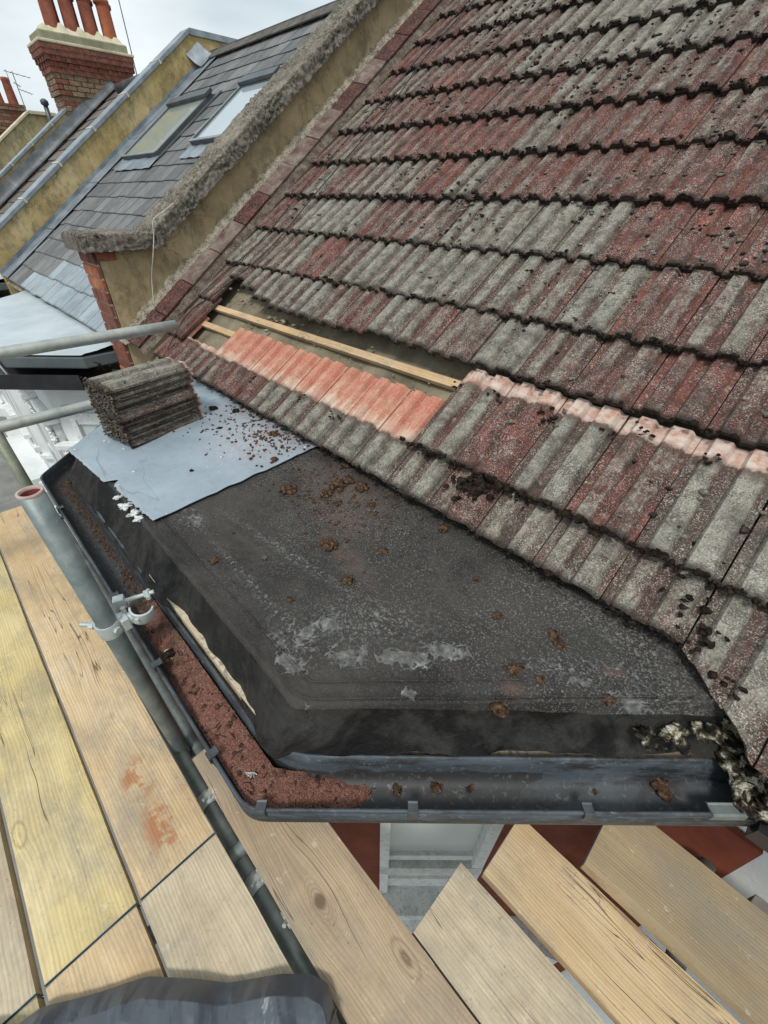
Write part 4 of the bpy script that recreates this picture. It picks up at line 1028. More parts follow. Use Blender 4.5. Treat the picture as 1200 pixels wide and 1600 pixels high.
# ---------------------------------------------------------------- scaffold tubes and fittings
def tube_thing(name, p0, p1, mat, label, cat='scaffold tube', r=.02415, red=False, group='scaffold tubes'):
    p0, p1 = Vector(p0), Vector(p1); t = thing(name, p0, label, cat, group)
    T = (p1-p0).normalized(); a = T.cross(Vector((.3, .2, 1) if abs(T.z) < .9 else (1, 0, 0))).normalized(); b = T.cross(a)
    mb = MB(); L = (p1-p0).length; n = 12
    mb.lathe(p0, [(r - .004, 0.0)] + [(r, L*i/n) for i in range(n+1)] + [(r-.004, L), (r-.004, L-.12)], 28, ax=(a, b, T))
    part('tube_body', mb, mat, t, True)
    if red:
        mb = MB(); mb.lathe(p0, [(r-.0043, L-.004), (r-.0043, L-.10), (0.0001, L-.11)], 24, ax=(a, b, T)); part('inside_face', mb, M['tube_red'], t, True)
        mb = MB(); mb.lathe(p0, [(r+.0004, L-.004), (r+.0004, L+.001), (r-.0046, L+.001), (r-.0046, L-.006)], 28, ax=(a, b, T)); part('cut_rim', mb, M['tube_rim'], t, True)
    return t
SX, SY = -1.03, -.006
tube_thing('scaffold_upright', (SX, SY, -7.3), (SX + .006, SY, -.492), M['galv'], 'upright grey scaffold tube with open red end, clamp around it', red=True)
tube_thing('scaffold_upright', (-2.4, -.012, -7.3), (-2.4, -.012, -.80), M['galv_mossy'], 'greenish scaffold upright behind the far ends of the boards')
tube_thing('guard_rail', (-2.36, -1.6, -.520), (-2.36, .862, -.527), M['galv_light'], 'upper pale horizontal scaffold tube whose end meets the party wall')
tube_thing('guard_rail', (-2.40, -1.6, -.822), (-2.40, .56, -.826), M['galv_light'], 'lower pale horizontal scaffold tube running behind the tile stack')
tube_thing('ledger_tube', (-3.2, -.016, -1.628), (3.0, -.016, -1.628), M['galv'], 'long grey scaffold tube under the gap between the boards')
tube_thing('ledger_tube', (-3.0, .040, -1.668), (3.0, .028, -1.665), M['galv'], 'second scaffold tube lapped beside the long one, lengthened to darken the gap')  # left run added to fill the shaded gap beside the gutter with dark
for x, lb in ((-2.9, 'transom tube under the far board ends'), (-.60, 'transom tube crossing under the board joint'), (.42, 'transom tube under the right hand boards')):
    tube_thing('transom_tube', (x, -1.2, -1.612), (x, .98, -1.612), M['galv'], lb)
tube_thing('ledger_tube', (-3.2, -.60, -1.66), (3, -.60, -1.66), M['galv'], 'scaffold tube below the wide gap at the left frame edge')

def ringband(mb, c, ax, r0, r1, w, a0, a1, n=22):
    X, Y, Z = ax; c = Vector(c)
    def P(r, t, z): return c + X*(r*cos(t)) + Y*(r*sin(t)) + Z*z
    vs = []; 
    for i in range(n+1):
        t = a0 + (a1-a0)*i/n
        vs += [P(r0, t, -w/2), P(r1, t, -w/2), P(r1, t, w/2), P(r0, t, w/2)]
    fs = [(4*i+j, 4*i+(j+1) % 4, 4*i+4+(j+1) % 4, 4*i+4+j) for i in range(n) for j in range(4)] + [(3, 2, 1, 0), (4*n, 4*n+1, 4*n+2, 4*n+3)]
    mb.add(vs, fs)
def nut(mb, c, T, r=.011, h=.012):
    T = Vector(T).normalized(); a = T.cross(Vector((.1, .3, 1))).normalized(); b = T.cross(a)
    mb.lathe(c, [(.0001, -h/2), (r, -h/2), (r, h/2), (.0001, h/2)], 6, ax=(a, b, T))
EX, EY, EZ = Vector((1, 0, 0)), Vector((0, 1, 0)), Vector((0, 0, 1))
cp = thing('scaffold_coupler', (SX, SY, -.93), 'bright zinc swivel coupler clamped on the upright tube, one jaw hanging open over the gutter', 'coupler')
cz = -.93; c0 = Vector((SX, SY, cz))
mb = MB(); ringband(mb, c0, (EX, EY, EZ), .0250, .0305, .046, radians(-155), radians(75)); part('jaw', mb, M['coupler'], cp, True, bevel=.001)
mb = MB(); ringband(mb, c0, (EX, EY, EZ), .0250, .0300, .040, radians(85), radians(198)); part('flap', mb, M['coupler'], cp, True, bevel=.001)
mb = MB(); pv = c0 + Vector((-.004, -.033, 0)); bd = Vector((-.75, -.66, 0)).normalized()
bq = c0 + bd*.034
mb.tube([bq - Vector((0, 0, 0)), bq + bd*.045], .0062, 10); nut(mb, bq + bd*.012, bd, .0115, .013); part('bolt', mb, M['coupler'], cp, False)
mb = MB(); kx = c0 + Vector((.010, .036, 0)); mb.box(kx, (.040, .020, .040)); mb.lathe(kx + Vector((0, .012, 0)), [(.001, -.004), (.017, -.004), (.017, .010), (.010, .014), (.001, .014)], 14, ax=(EX, EZ, EY)); part('swivel_block', mb, M['coupler'], cp, bevel=.003)
oc = c0 + Vector((.012, .082, .004)); Z2 = Vector((.25, .1, .96)).normalized(); X2 = Vector((1, 0, -.26)).normalized(); Y2 = Z2.cross(X2)
mb = MB(); ringband(mb, oc, (X2, Y2, Z2), .0250, .0305, .044, radians(-120), radians(62)); part('open_jaw', mb, M['coupler'], cp, True, bevel=.001)
mb = MB(); e1 = oc + (X2*cos(radians(66)) + Y2*sin(radians(66)))*.030
b0 = oc + Vector((-.052, -.034, .020)); b1 = oc + Vector((-.028, .046, .020))
mb.tube([b0, b1], .0062, 10); nut(mb, b0.lerp(b1, .80), b1-b0, .0115, .012); nut(mb, b1, b1-b0, .0062, .006); mb.tube([b0.lerp(b1, .86) + Vector((-.014, .005, .0)), b0.lerp(b1, .86) + Vector((.02, -.007, .0))], .006, 8)
part('bolt', mb, M['coupler'], cp, False)
mb = MB(); mb.box(b0, (.026, .028, .036), (Vector((.95, -.3, 0)).normalized(), Vector((.3, .95, 0)).normalized(), EZ)); part('hinge_lug', mb, M['coupler'], cp, bevel=.003)
mb = MB(); nut(mb, c0 + Vector((.030, .012, .0)), (1, .4, 0), .010, .010); nut(mb, oc + Vector((.024, -.022, .0)), (1, -.8, 0), .008, .012); mb.tube([c0 + Vector((.012, .026, -.026)), c0 + Vector((.012, .026, .028))], .0075, 10); mb.tube([oc + Vector((-.018, -.036, -.026)), oc + Vector((-.018, -.036, .028))], .006, 10); part('hinge_pin', mb, M['coupler'], cp)
mb = MB(); ringband(mb, oc + Vector((-.030, -.002, .0)), (X2, Y2, Z2), .020, .0245, .036, radians(150), radians(232), 8); part('open_flap', mb, M['coupler'], cp, True)
def small_coupler(x, y, z, label):
    t = thing('ledger_coupler', (x, y, z), label, 'coupler', 'small couplers on the ledger tube')
    mb = MB(); ringband(mb, (x, y, z), (EY, EZ, EX), .0250, .0305, .046, 0, 2*pi*.98, 26); part('jaw', mb, M['coupler'], t, True)
    mb = MB(); mb.box((x, y + .028, z + .02), (.04, .022, .02)); nut(mb, (x, y+.012, z+.034), (0, .4, 1), .011, .014); mb.tube([(x-.004, y+.01, z+.025), (x+.012, y-.012, z+.050)], .006, 8); part('bolt', mb, M['coupler'], t)
small_coupler(-.80, -.016, -1.628, 'grey coupler on the ledger tube just below the gutter corner bracket')
small_coupler(-.50, -.016, -1.628, 'rounded coupler on the ledger tube, middle of the gap')
small_coupler(-.37, .005, -1.64, 'bright coupler binding both ledger tubes low in the gap')

# ---------------------------------------------------------------- dark plastic sheet in the foreground
edge = [(-.80, -.70), (-.632, -.532), (-.625, -.487), (-.561, -.391), (-.502, -.293), (-.43, -.225), (-.355, -.159), (-.275, -.058), (-.226, -.008), (-.185, .012), (-.118, -.009), (.02, -.02), (.25, -.05)]
ep = resample(edge, 260)
for _ in range(2): ep = [ep[0]] + [(ep[i-1] + ep[i]*2 + ep[i+1])/4 for i in range(1, 260)] + [ep[-1]]
def tarp(a, b):
    i = min(260, int(round(a*260))); e = ep[i]; inn = Vector((.35, -.75)); p = e.lerp(inn, b*.9)
    rise = .020*(1 - math.exp(-b*14)) + .05*b
    def facet(f, q):
        x, y = (p.x*.8 + p.y*.6)*f + q, (-p.x*.6 + p.y*.8)*f*.6 + q; i0, j0 = math.floor(x), math.floor(y); fx, fy = x - i0, y - j0
        h = lambda i, j: (math.sin(i*127.1 + j*311.7 + q*17.3)*43758.5453) % 1.0
        if fx + fy < 1: return h(i0, j0) + (h(i0+1, j0) - h(i0, j0))*fx + (h(i0, j0+1) - h(i0, j0))*fy
        return h(i0+1, j0+1) + (h(i0, j0+1) - h(i0+1, j0+1))*(1-fx) + (h(i0+1, j0) - h(i0+1, j0+1))*(1-fy)
    crum = .046*facet(12, 1.3) + .020*facet(26, 4.1) + .006*facet(58, 2.2)
    z = -1.535 + rise + (crum*1.15 + .004)*min(1, b*16 + .25)
    return Vector((p.x, p.y, z))
c = MB(); c.grid(lambda a, b: tarp(a, b**1.6), 260, 260, flip=True)
o = part('plastic_sheet', c, M['tarp'], None, False); tag(o, 'crumpled dark grey plastic sheet lying across the boards in the foreground', 'plastic sheet')
c = MB(); c.tube([tarp(.72 + .02*k/20, .0 + k/20*.5) + Vector((0, 0, .004)) for k in range(21)], .0035, 6); part('hem', c, M['tarp'], o, True)

# ================================================================ the terrace to the left
def slate_roof(name, label, x0, x1, s0, s1, sw, gauge, matf, ln, w=0.0, skip=None, thick=.010):
    t = thing(name, ((x0+x1)/2, YE, ZE), label, 'roof')
    b = MB(); b.prism([R(x0, -.1, -.05), R(x1, -.1, -.05), R(x1, RIDGE_S, -.05), R(x0, RIDGE_S, -.05)], UW*-.03); part('roof_boarding', b, M['underlay'], t)
    meshes = {}
    r = 0; s = s0
    while s < s1:
        x = x0 + (sw/2 if r % 2 else 0) - .002
        while x < x1 - .05:
            a = x; bb_ = min(x + sw, x1); wd = bb_ - a - .004
            if wd > .05 and not (skip and skip((a+bb_)/2, s)):
                key = round(wd, 2)
                if key not in meshes:
                    mb = MB(); L = ln; wd -= .007
                    pts = [(0, .003), (.004, 0), (wd*.5, .0015), (wd-.006, 0), (wd, .004), (wd, L), (0, L)]
                    mb.prism([(px, py, -thick) for px, py in pts], (0, 0, thick)); meshes[key] = mb.mesh('slate', M['slate'])
                me = meshes[key]; mt = matf(a, s)
                o = link('slate', me, t)
                rot = RB.to_4x4() @ Matrix.Rotation(random.gauss(0, .006), 4, 'Z') @ Matrix.Rotation(-.034 + random.gauss(0, .005), 4, 'X')
                o.matrix_basis = Matrix.Translation(R(a, s + random.gauss(0, .005), w + .020) - worg(t)) @ rot
                if mt is not M['slate']: o.material_slots[0].link = 'OBJECT'; o.material_slots[0].material = mt
            x += sw
        r += 1; s += gauge
    return t
def m2(x, s):
    if s + .35*max(0, -5.2 - x) < .62: return M['slate_pale']
    if s < .95 and x > -4.9: return M['slate_pale']
    return M['slate']
sk = lambda x, s: (-7.35 < x < -6.4 and 2.1 < s < 2.9) or (-5.6 < x < -5.05 and 2.3 < s < 2.95)
nr = slate_roof('slate_roof', 'grey slate roof with two skylights beyond the mortar coped party wall', -7.97, -3.83, -.06, 4.15, .255, .245, m2, .36, skip=sk)
x = -7.97
while x < -3.83:
    L = min(.38, -3.83 - x); b = MB()
    for sg in (1, -1):
        ax_v = UV if sg > 0 else Vector((0, -ct, st_)); ax_w = UX.cross(ax_v)
        c = R(x + L/2, RIDGE_S, .045) - ax_v*.085; b.box(c, (L - .008, .20, .016), (UX, ax_v, ax_w))
    part('ridge_tile', b, M['ridge'], nr, bevel=.003); x += L
# lead along the far wall foot
s = -.05
while s < 3.9:
    b = MB(); b.box(R(-7.80, s + .42, .030), (.36, .84, .005), (UX, UV, UW)); b.box(R(-7.985, s + .42, .045), (.006, .84, .05), (UX, UV, UW))
    b.tube([R(-7.625, s, .034), R(-7.625, s + .835, .034)], .008, 6)
    part('lead_flashing', b, M['lead'], nr); s += .85
b = MB(); b.grid(lambda a, c_: R(-7.99 + .22*a, 3.92 + .26*c_, .045 + .16*(1-a)**2 + .01*fbm((a*3, c_*3, 1), 1, 2)), 10, 8); part('lead_saddle', b, M['lead'], nr, True)

def skylight(x0, x1, s0, s1, glass, label):
    c = R((x0+x1)/2, (s0+s1)/2, 0); t = thing('skylight', c, label, 'skylight', 'skylights in the slate roof')
    def bx(name, xa, xb, sa, sb, w0, w1, mat, bev=.004):
        b = MB(); b.box(R((xa+xb)/2, (sa+sb)/2, (w0+w1)/2), (xb-xa, sb-sa, w1-w0), (UX, UV, UW)); return part(name, b, mat, t, bevel=bev)
    f = .035
    bx('frame', x0, x0+f, s0, s1, 0, .07, M['skyframe']); bx('frame', x1-f, x1, s0, s1, 0, .07, M['skyframe'])
    bx('frame', x0+f, x1-f, s0, s0+f, 0, .066, M['skyframe']); bx('frame', x0+f, x1-f, s1-.10, s1, 0, .07, M['skyframe'])
    bx('top_cover', x0-.01, x1+.01, s1-.09, s1+.02, .071, .105, M['skyframe'])
    bx('trim', x0+.004, x0+.026, s0, s1-.10, .071, .077, M['skyframe_light']); bx('trim', x0, x1, s0-.012, s0+.022, .071, .082, M['skyframe_light'])
    bx('pane', x0+f-.005, x1-f+.005, s0+f-.005, s1-.10, .052, .060, glass, 0)
    b = MB(); b.grid(lambda a, q: R(x0 - .05 + (x1-x0+.10)*a, s0 - .19*q, .035 - .004*q + .004*sin(a*22)), 30, 5); part('apron_flashing', b, M['lead'], t, True)
    bx('side_flashing', x0-.06, x0, s0-.05, s1+.1, .02, .03, M['lead_dark'], 0); bx('side_flashing', x1, x1+.06, s0-.05, s1+.1, .02, .03, M['lead_dark'], 0)
skylight(-7.38, -6.30, 2.05, 3.06, M['glass_green'], 'left skylight with greenish frosted glass in the slate roof')
skylight(-5.58, -4.92, 2.16, 3.09, M['glass_sky'], 'right skylight with glass painted with pale reflected sky close to the mortar coping')

def capped_wall(name, label, X0, X1, ybeg, yapex, yend, rise, rmat, cmat, seg, strap=True, cat='wall', drop=.0, wdt=.02, flat=None, rev=True):
    t = thing(name, ((X0+X1)/2, ybeg, -1.2), label, cat)
    topz = lambda y: roofz(min(y, yapex)) + rise
    zb = -7.3
    pts = [(X1, ybeg, topz(ybeg) - .05), (X1, yapex, topz(yapex) - .05), (X1, yend, topz(yapex) - .05 - (.0 if flat else (yend-yapex)*.7)), (X1, yend, zb), (X1, ybeg, zb)]
    b = MB(); b.prism(pts, (X0 - X1, 0, 0)); part('rendered_wall', b, rmat, t)
    ext = wdt; L = (yapex - ybeg)/ct; n = max(1, round(L/seg)); 
    for i in range(n):
        s0_, s1_ = L*i/n, L*(i+1)/n
        p0 = Vector((X1 + ext, ybeg, topz(ybeg))) + UV*s0_; p1 = Vector((X1 + ext, ybeg, topz(ybeg))) + UV*s1_
        sec = [p0, p0 + Vector((X0 - X1 - 2*ext, 0, 0)), p0 + Vector((X0 - X1 - 2*ext, 0, 0)) - UW*.045, p0 - UW*.045]
        b = MB(); b.prism(sec, (p1 - p0)*.997); cc_ = part('capping', b, cmat, t, bevel=.006)
        if strap and i > 0:
            b = MB(); q = p0 + UW*.004; 
            b.prism([q + UX*.004, q + Vector((X0 - X1 - 2*ext - .004, 0, 0)), q + Vector((X0 - X1 - 2*ext - .004, 0, 0)) - UW*.05, q - UW*.052 + UX*.004], UV*.028); part('joint_strap', b, M['strap'], cc_)
    za = topz(yapex)
    b = MB(); b.box(((X0+X1)/2, (yapex+yend)/2, za - .035), (X1 - X0 + 2*ext, yend - yapex, .07)); part('capping', b, cmat, t, bevel=.006)
    return t
capped_wall('far_party_wall', 'mottled yellow party wall with jointed grey metal capping, left of the slate roof', -8.24, -8.0, .90, 4.14, 4.95, .44, M['render_far'], M['capping'], .62, flat=True)
r3 = slate_roof('brown_slate_roof', 'narrow strip of brownish slates and lead between the two metal capped walls', -12.25, -8.26, .1, 4.1, .36, .28, lambda x, s: M['slate_brown'], .42)
for i in range(6):
    b = MB(); b.grid(lambda a, q: R(-12.25 + .14*a, .1 + .72*i + .715*q, .05 + .16*(1-a)**3 + .006*fbm((a*4, q*4, i), 1, 2)), 8, 6); part('lead_flashing', b, M['lead_dark'], r3, True)
x = -12.25
b = MB(); b.tube([R(-11.6, 4.2, .06), R(-8.28, 4.2, .06)], .075, 10); part('ridge_roll', b, M['lead_dark'], r3, True)
capped_wall('third_party_wall', 'shorter yellow party wall with grey capping running up to the big chimney', -12.52, -12.28, .90, 3.60, 3.62, .38, M['render_far2'], M['capping'], .55, flat=True)
r4 = slate_roof('distant_slate_roof', 'dark slate roof strip left of the big chimney', -16.6, -12.64, .8, 4.2, .5, .34, lambda x, s: M['slate'], .5)
capped_wall('fourth_party_wall', 'distant cream rendered gable wall with rounded top, left of the vent pipe', -17.1, -16.75, 1.4, 3.9, 4.5, .46, M['render_far2'], M['flaunch'], 3.0, strap=False, flat=True, wdt=.06)

# chimney
ch = thing('brick_chimney', (-12.75, 4.25, .9), 'big brown brick chimney stack with corbelled red courses and terracotta pots', 'chimney')
CX0, CX1, CY0, CY1 = -12.80, -12.26, 3.50, 4.88
b = MB(); b.box(((CX0+CX1)/2, (CY0+CY1)/2, 1.0), (CX1-CX0-.03, CY1-CY0-.03, 1.35)); part('mortar_core', b, M['joint'], ch)
ctr = Vector(((CX0+CX1)/2, (CY0+CY1)/2, 0))
BL, BH = .225, .075
bm_cache = {}
def brick(c, l, along, mat, h=.064, depth=.05):
    key = (round(l, 3), along, h, mat.name)
    if key not in bm_cache:
        b = MB(); b.box((0, 0, 0), (l, depth, h) if along == 'x' else (depth, l, h)); bm_cache[key] = b.mesh('brick', mat)
    o = link('brick', bm_cache[key], ch, Vector(c) - worg(ch)); return o
def ring_course(z, e, off, mats, h=.064, bl=BL, gap=.011, dentil=False):
    for along in ('y', 'x'):
        lo, hi = (CY0 - e, CY1 + e) if along == 'y' else (CX0 - e, CX1 + e)
        p = lo + (bl/2 if off else 0); 
        if off and along == 'y': segs = [(lo, lo + bl/2)]
        else: segs = []
        if off and along == 'x': segs = [(lo, lo + bl/2)]
        while p < hi - .02: segs.append((p, min(p + bl, hi))); p += bl
        for k, (a, q) in enumerate(segs):
            if q - a < .03: continue
            if dentil and k % 2: continue
            m_ = random.choice(mats); l = q - a - gap; mid = (a+q)/2
            if along == 'y': brick((CX1 + e - .024 + random.uniform(-.002, .002), mid, z), round(l, 2), 'y', m_, h)
            else: brick((mid, CY0 - e + .024 + random.uniform(-.002, .002), z), round(l, 2), 'x', m_, h)
z = .80; i = 0
BST = [M['brick_stock']]*6 + [M['brick_red']]
while z < 1.84:
    ring_course(z, .0 if z < 1.50 else .03, i % 2, BST); z += BH; i += 1
for e, dz, d, bl in ((.05, 0, False, .225), (.065, BH, True, .085), (.09, 2*BH, True, .085), (.11, 3*BH, False, .225), (.12, 4*BH, False, .115)):
    b = MB(); b.box(((CX0+CX1)/2, (CY0+CY1)/2, z + dz), (CX1-CX0+2*e-.03, CY1-CY0+2*e-.03, .074)); part('corbel_core', b, M['joint'] if not d else M['brick_red'], ch)
    ring_course(z + dz, e, 0, [M['brick_red']], bl=bl, dentil=d)
zt = z + 4*BH + .04
b = MB(); e = .13; b.box(((CX0+CX1)/2, (CY0+CY1)/2, zt + .02), (CX1-CX0+2*e, CY1-CY0+2*e, .045)); part('cap_slab', b, M['flaunch'], ch, bevel=.012)
b = MB(); e = .06; b.box(((CX0+CX1)/2, (CY0+CY1)/2, zt + .10), (CX1-CX0+2*e, CY1-CY0+2*e, .13)); part('cap_band', b, M['flaunch_green'], ch, bevel=.02)
def fla(a, q):
    x = CX0 - .05 + (CX1-CX0+.10)*a; y = CY0 - .05 + (CY1-CY0+.10)*q
    ed = min(a, 1-a, q*1.3, (1-q)*1.3)*5; zz_ = zt + .16 + .10*min(1, ed)
    if ed > .3: zz_ += .05*max(0, sin((y - 3.72)/.3125*2*pi - pi/2))*(1 if a > .5 else .5)
    return Vector((x, y, zz_ + .01*fbm((x, y, 0), 4, 3)))
b = MB(); b.grid(fla, 40, 60); part('flaunching', b, M['flaunch'], ch, True)
for i in range(4):
    for r_ in (0, 1):
        y = 3.76 + .325*i + (.12 if r_ else 0); x = CX1 - .15 - r_*.25; rr = .112; mb = MB()
        mb.lathe((x, y, zt + .10), [(rr*1.08, 0), (rr, .12), (rr*.94, .55), (rr*.96, .59), (rr*1.18, .60), (rr*1.22, .65), (rr*1.02, .67), (rr*.80, .67), (rr*.78, .3)], 20)
        part('chimney_pot', mb, M['terracotta_br'] if (i == 3 and r_ == 0) else M['terracotta'], ch, True)
# second chimney far left
c2 = thing('distant_chimney', (-21.2, 4.4, 1.0), 'distant brown brick chimney with two terracotta pots cut by the left edge', 'chimney')
b = MB(); b.box((-21.5, 4.25, 1.2), (1.0, 1.2, 2.0)); part('mortar_core', b, M['joint'], c2)
z = 1.0; i = 0
while z < 2.22:
    for k in range(-1, 6):
        a = max(3.64, 3.65 + .24*k + (.12 if i % 2 else 0)); q = min(4.86, 3.65 + .24*(k+1) + (.12 if i % 2 else 0))
        if q - a < .04: continue
        b = MB(); b.box((-21.0, (a+q)/2, z), (.05 + (.08 if 1.55 < z < 1.75 or z > 2.1 else 0), q-a-.014, .068)); part('brick', b, random.choice([M['brick_stock'], M['brick_red']]), c2)
    z += .08; i += 1
for y, r_ in ((4.62, .13), (4.25, .13)):
    mb = MB(); mb.lathe((-21.2, y, 2.15), [(r_*1.1, 0), (r_, .2), (r_*.85, .6), (r_*.95, .64), (r_*.9, .70), (r_*.7, .70)], 16); part('chimney_pot', mb, M['terracotta'], c2, True)
an = thing('tv_aerial', (-19, 4.38, 1.6), 'thin television aerial on a mast behind the distant chimney', 'aerial')
mb = MB(); mb.tube([(-19, 4.38, 1.4), (-19, 4.38, 2.70)], .012, 6); part('mast', mb, M['galv'], an)
for z0, y0, y1 in ((2.66, 4.20, 4.76), (2.32, 4.40, 4.68), (2.45, 4.33, 4.45)):
    mb = MB(); mb.tube([(-19, y0, z0 + .03), (-19, y1, z0 - .04)], .008, 6)
    for k in range(5):
        y = y0 + (y1-y0)*k/4; mb.tube([(-19.12, y, z0 + .03 - .07*k/4), (-18.88, y, z0 + .03 - .07*k/4)], .004, 4)
    part('boom', mb, M['galv'], an)
mb = MB(); mb.tube([(-19.0, 4.24, 2.50), (-19, 4.24, 2.72)], .008, 5); part('mast', mb, M['galv'], an)
pl_ = MB(); pl_.tube([(-12.4, 5.09, .8), (-12.4, 5.08, 3.6)], .011, 6); tag(part('thin_pole', pl_, M['galv']), 'thin grey pole rising just right of the big chimney', 'pole')
vp = thing('vent_pipe', (-13.6, 3.52, .9), 'small dark vent pipe with a cowl left of the big chimney', 'vent pipe')
mb = MB(); mb.tube([(-13.6, 3.52, .8), (-13.6, 3.52, 1.50)], .045, 10); part('pipe', mb, M['skyframe'], vp, True)
mb = MB(); mb.lathe((-13.6, 3.52, 1.48), [(.05, 0), (.075, .02), (.075, .07), (.04, .10), (.001, .11)], 12); part('cowl', mb, M['skyframe'], vp, True)

# ---------------------------------------------------------------- neighbouring bay
nb = thing('neighbour_bay', (-5.3, .6, -7.3), 'white neighbouring bay with pale flat roof and black gutter beyond the party wall', 'house front')
NB = [(-7.05, .94), (-6.35, .235), (-4.225, .235), (-3.80, .66)]
def nbp(name, P, back, z0, dz, mat, bev=0):
    b = MB(); b.prism([(p[0], p[1], z0) for p in P] + [(P[-1][0], back, z0), (P[0][0], back, z0)], (0, 0, dz)); return part(name, b, mat, nb, bevel=bev)
NBr = [(-7.05, .94), (-6.35, .235), (-4.225, .235), (-3.535, .925)]
NBr = NBr[:3] + [(-3.80, .66)]
b = MB(); b.grid(lambda a, q: Vector((-7.05 + 3.25*a, max(.235, (-6.115 - (-7.05 + 3.25*a)), (-7.05 + 3.25*a) + 4.46)*(1-q) + 1.0*q, -.945 + .05*q + .006*fbm((a*5, q*3, 0), 1.4, 3))), 60, 12); part('flat_roof', b, M['flat_pale'], nb, True)
nbp('roof_edge', NBr, 1.0, -1.045, .085, M['flat_edge'], .01)
NBg = [(p.x, p.y) for p in offs_poly(NBr, .115)]; NBg[-1] = (-3.80, NBg[-1][1])
for k in range(3):
    A = offs_poly(NBr, .115)[k:k+2]; B = offs_poly(NBr, .004)[k:k+2]; b = MB()
    for z0, dz, P, Q in ((-1.165, .006, A, B),):
        b.prism([(P[0].x, P[0].y, z0), (P[1].x, P[1].y, z0), (Q[1].x, Q[1].y, z0), (Q[0].x, Q[0].y, z0)], (0, 0, dz))
    Ai = offs_poly(NBr, .109)[k:k+2]; b.prism([(A[0].x, A[0].y, -1.159), (A[1].x, A[1].y, -1.159), (Ai[1].x, Ai[1].y, -1.159), (Ai[0].x, Ai[0].y, -1.159)], (0, 0, .105))
    part('gutter', b, M['black_plastic'], nb)
nbp('soffit_board', [(-7.05, .98), (-6.36, .25), (-4.22, .25), (-3.80, .67)], 1.0, -1.20, .03, M['black_plastic'])
WN = [(-7.0, 1.0), (-6.4, .40), (-4.26, .40), (-3.80, .86)]
nbp('wall', WN, 1.0, -7.3, 6.1, M['white_paint'])
CN = 4.66
def CNp(x, z, off=0): return Vector((x, x + CN, z)) + N2*off
def nbox(name, x, z, l, h, d, mat, off=0, bev=.006):
    b = MB(); b.box(CNp(x, z, off + d/2), (l, d, h), (A2, N2, EZ)); return part(name, b, mat, nb, bevel=bev)
# window dressings on the canted face and the front face
nbox('window_head', -4.04, -1.40, .44, .035, .05, M['white_wood']); nbox('window_head', -4.04, -1.50, .40, .10, .03, M['white_wood'])
nbox('window_frame', -4.155, -2.1, .045, 1.2, .045, M['white_wood']); nbox('window_frame', -3.90, -2.1, .045, 1.2, .045, M['white_wood']); nbox('pane', -4.03, -2.1, .34, 1.15, .01, M['glass_sash'])
nbox('cornice', -4.23, -1.74, .24, .05, .09, M['white_wood'])
def carved(mb, c, ax, w_, h_, n, r):
    A, Nn = ax
    for i in range(n):
        u, v = random.uniform(-1, 1), random.uniform(-1, 1)
        blob_mesh(mb, Vector(c) + A*(u*w_/2) + EZ*(v*h_/2) + Nn*random.uniform(0, .02), random.uniform(.5, 1.2)*r, random.random()*40, .8, 1, .4)
for (x, z) in ((-4.20, -1.80), (-3.93, -2.30)):
    nbox('pilaster', x, z - 1.2, .13, 2.2, .05, M['white_paint']); nbox('capital', x, z, .19, .04, .11, M['white_wood']); nbox('capital', x, z - .20, .15, .03, .08, M['white_wood'])
    mb = MB(); mb.box(CNp(x, z - .11, .035), (.14, .07, .17), (A2, N2, EZ)); carved(mb, CNp(x, z - .11, .075), (A2, N2), .14, .15, 46, .018); part('carved_capital', mb, M['white_wood'], nb, True)
def fbox(name, x, z, l, h, d, mat, y=.40):
    b = MB(); b.box((x, y - d/2, z), (l, d, h)); return part(name, b, mat, nb, bevel=.005)
for x in (-4.36, -5.15, -5.5, -6.2):
    fbox('pilaster', x, -2.9, .15, 2.4, .05, M['white_paint']); fbox('capital', x, -1.52, .22, .05, .12, M['white_wood']); fbox('capital', x, -1.74, .18, .03, .08, M['white_wood'])
    mb = MB(); mb.box((x, .37, -1.63), (.16, .06, .18)); carved(mb, (x, .33, -1.63), (UX, -EY), .16, .15, 40, .018); part('carved_capital', mb, M['white_wood'], nb, True)
for x in (-4.755, -5.85):
    fbox('window_recess', x, -2.45, .62, 1.5, .012, M['glass_dark']); fw = fbox('window_frame', x, -2.45, .05, 1.5, .04, M['white_wood']); 
    fbox('window_frame', x, -1.70, .64, .05, .04, M['white_wood']); fbox('window_frame', x, -2.45, .64, .05, .04, M['white_wood']); fbox('lintel', x, -1.60, .66, .10, .07, M['white_wood']); fbox('sill', x, -3.24, .74, .07, .14, M['white_wood'])
nbox('window_recess', -4.10, -2.9, .22, 1.2, .008, M['glass_dark']); nbox('sill', -4.08, -3.55, .5, .07, .12, M['white_wood'])
fbox('string_course', -5.3, -3.45, 2.1, .10, .10, M['white_wood']); fbox('ground_floor_cornice', -5.3, -4.0, 2.2, .20, .35, M['white_paint']); nbox('ground_floor_cornice', -4.08, -4.0, .6, .20, .35, M['white_paint'])
b = MB(); b.box((-2.9, .60, -4.2), (1.3, 1.0, .12)); part('porch_roof', b, M['white_dirty'], nb, bevel=.01)
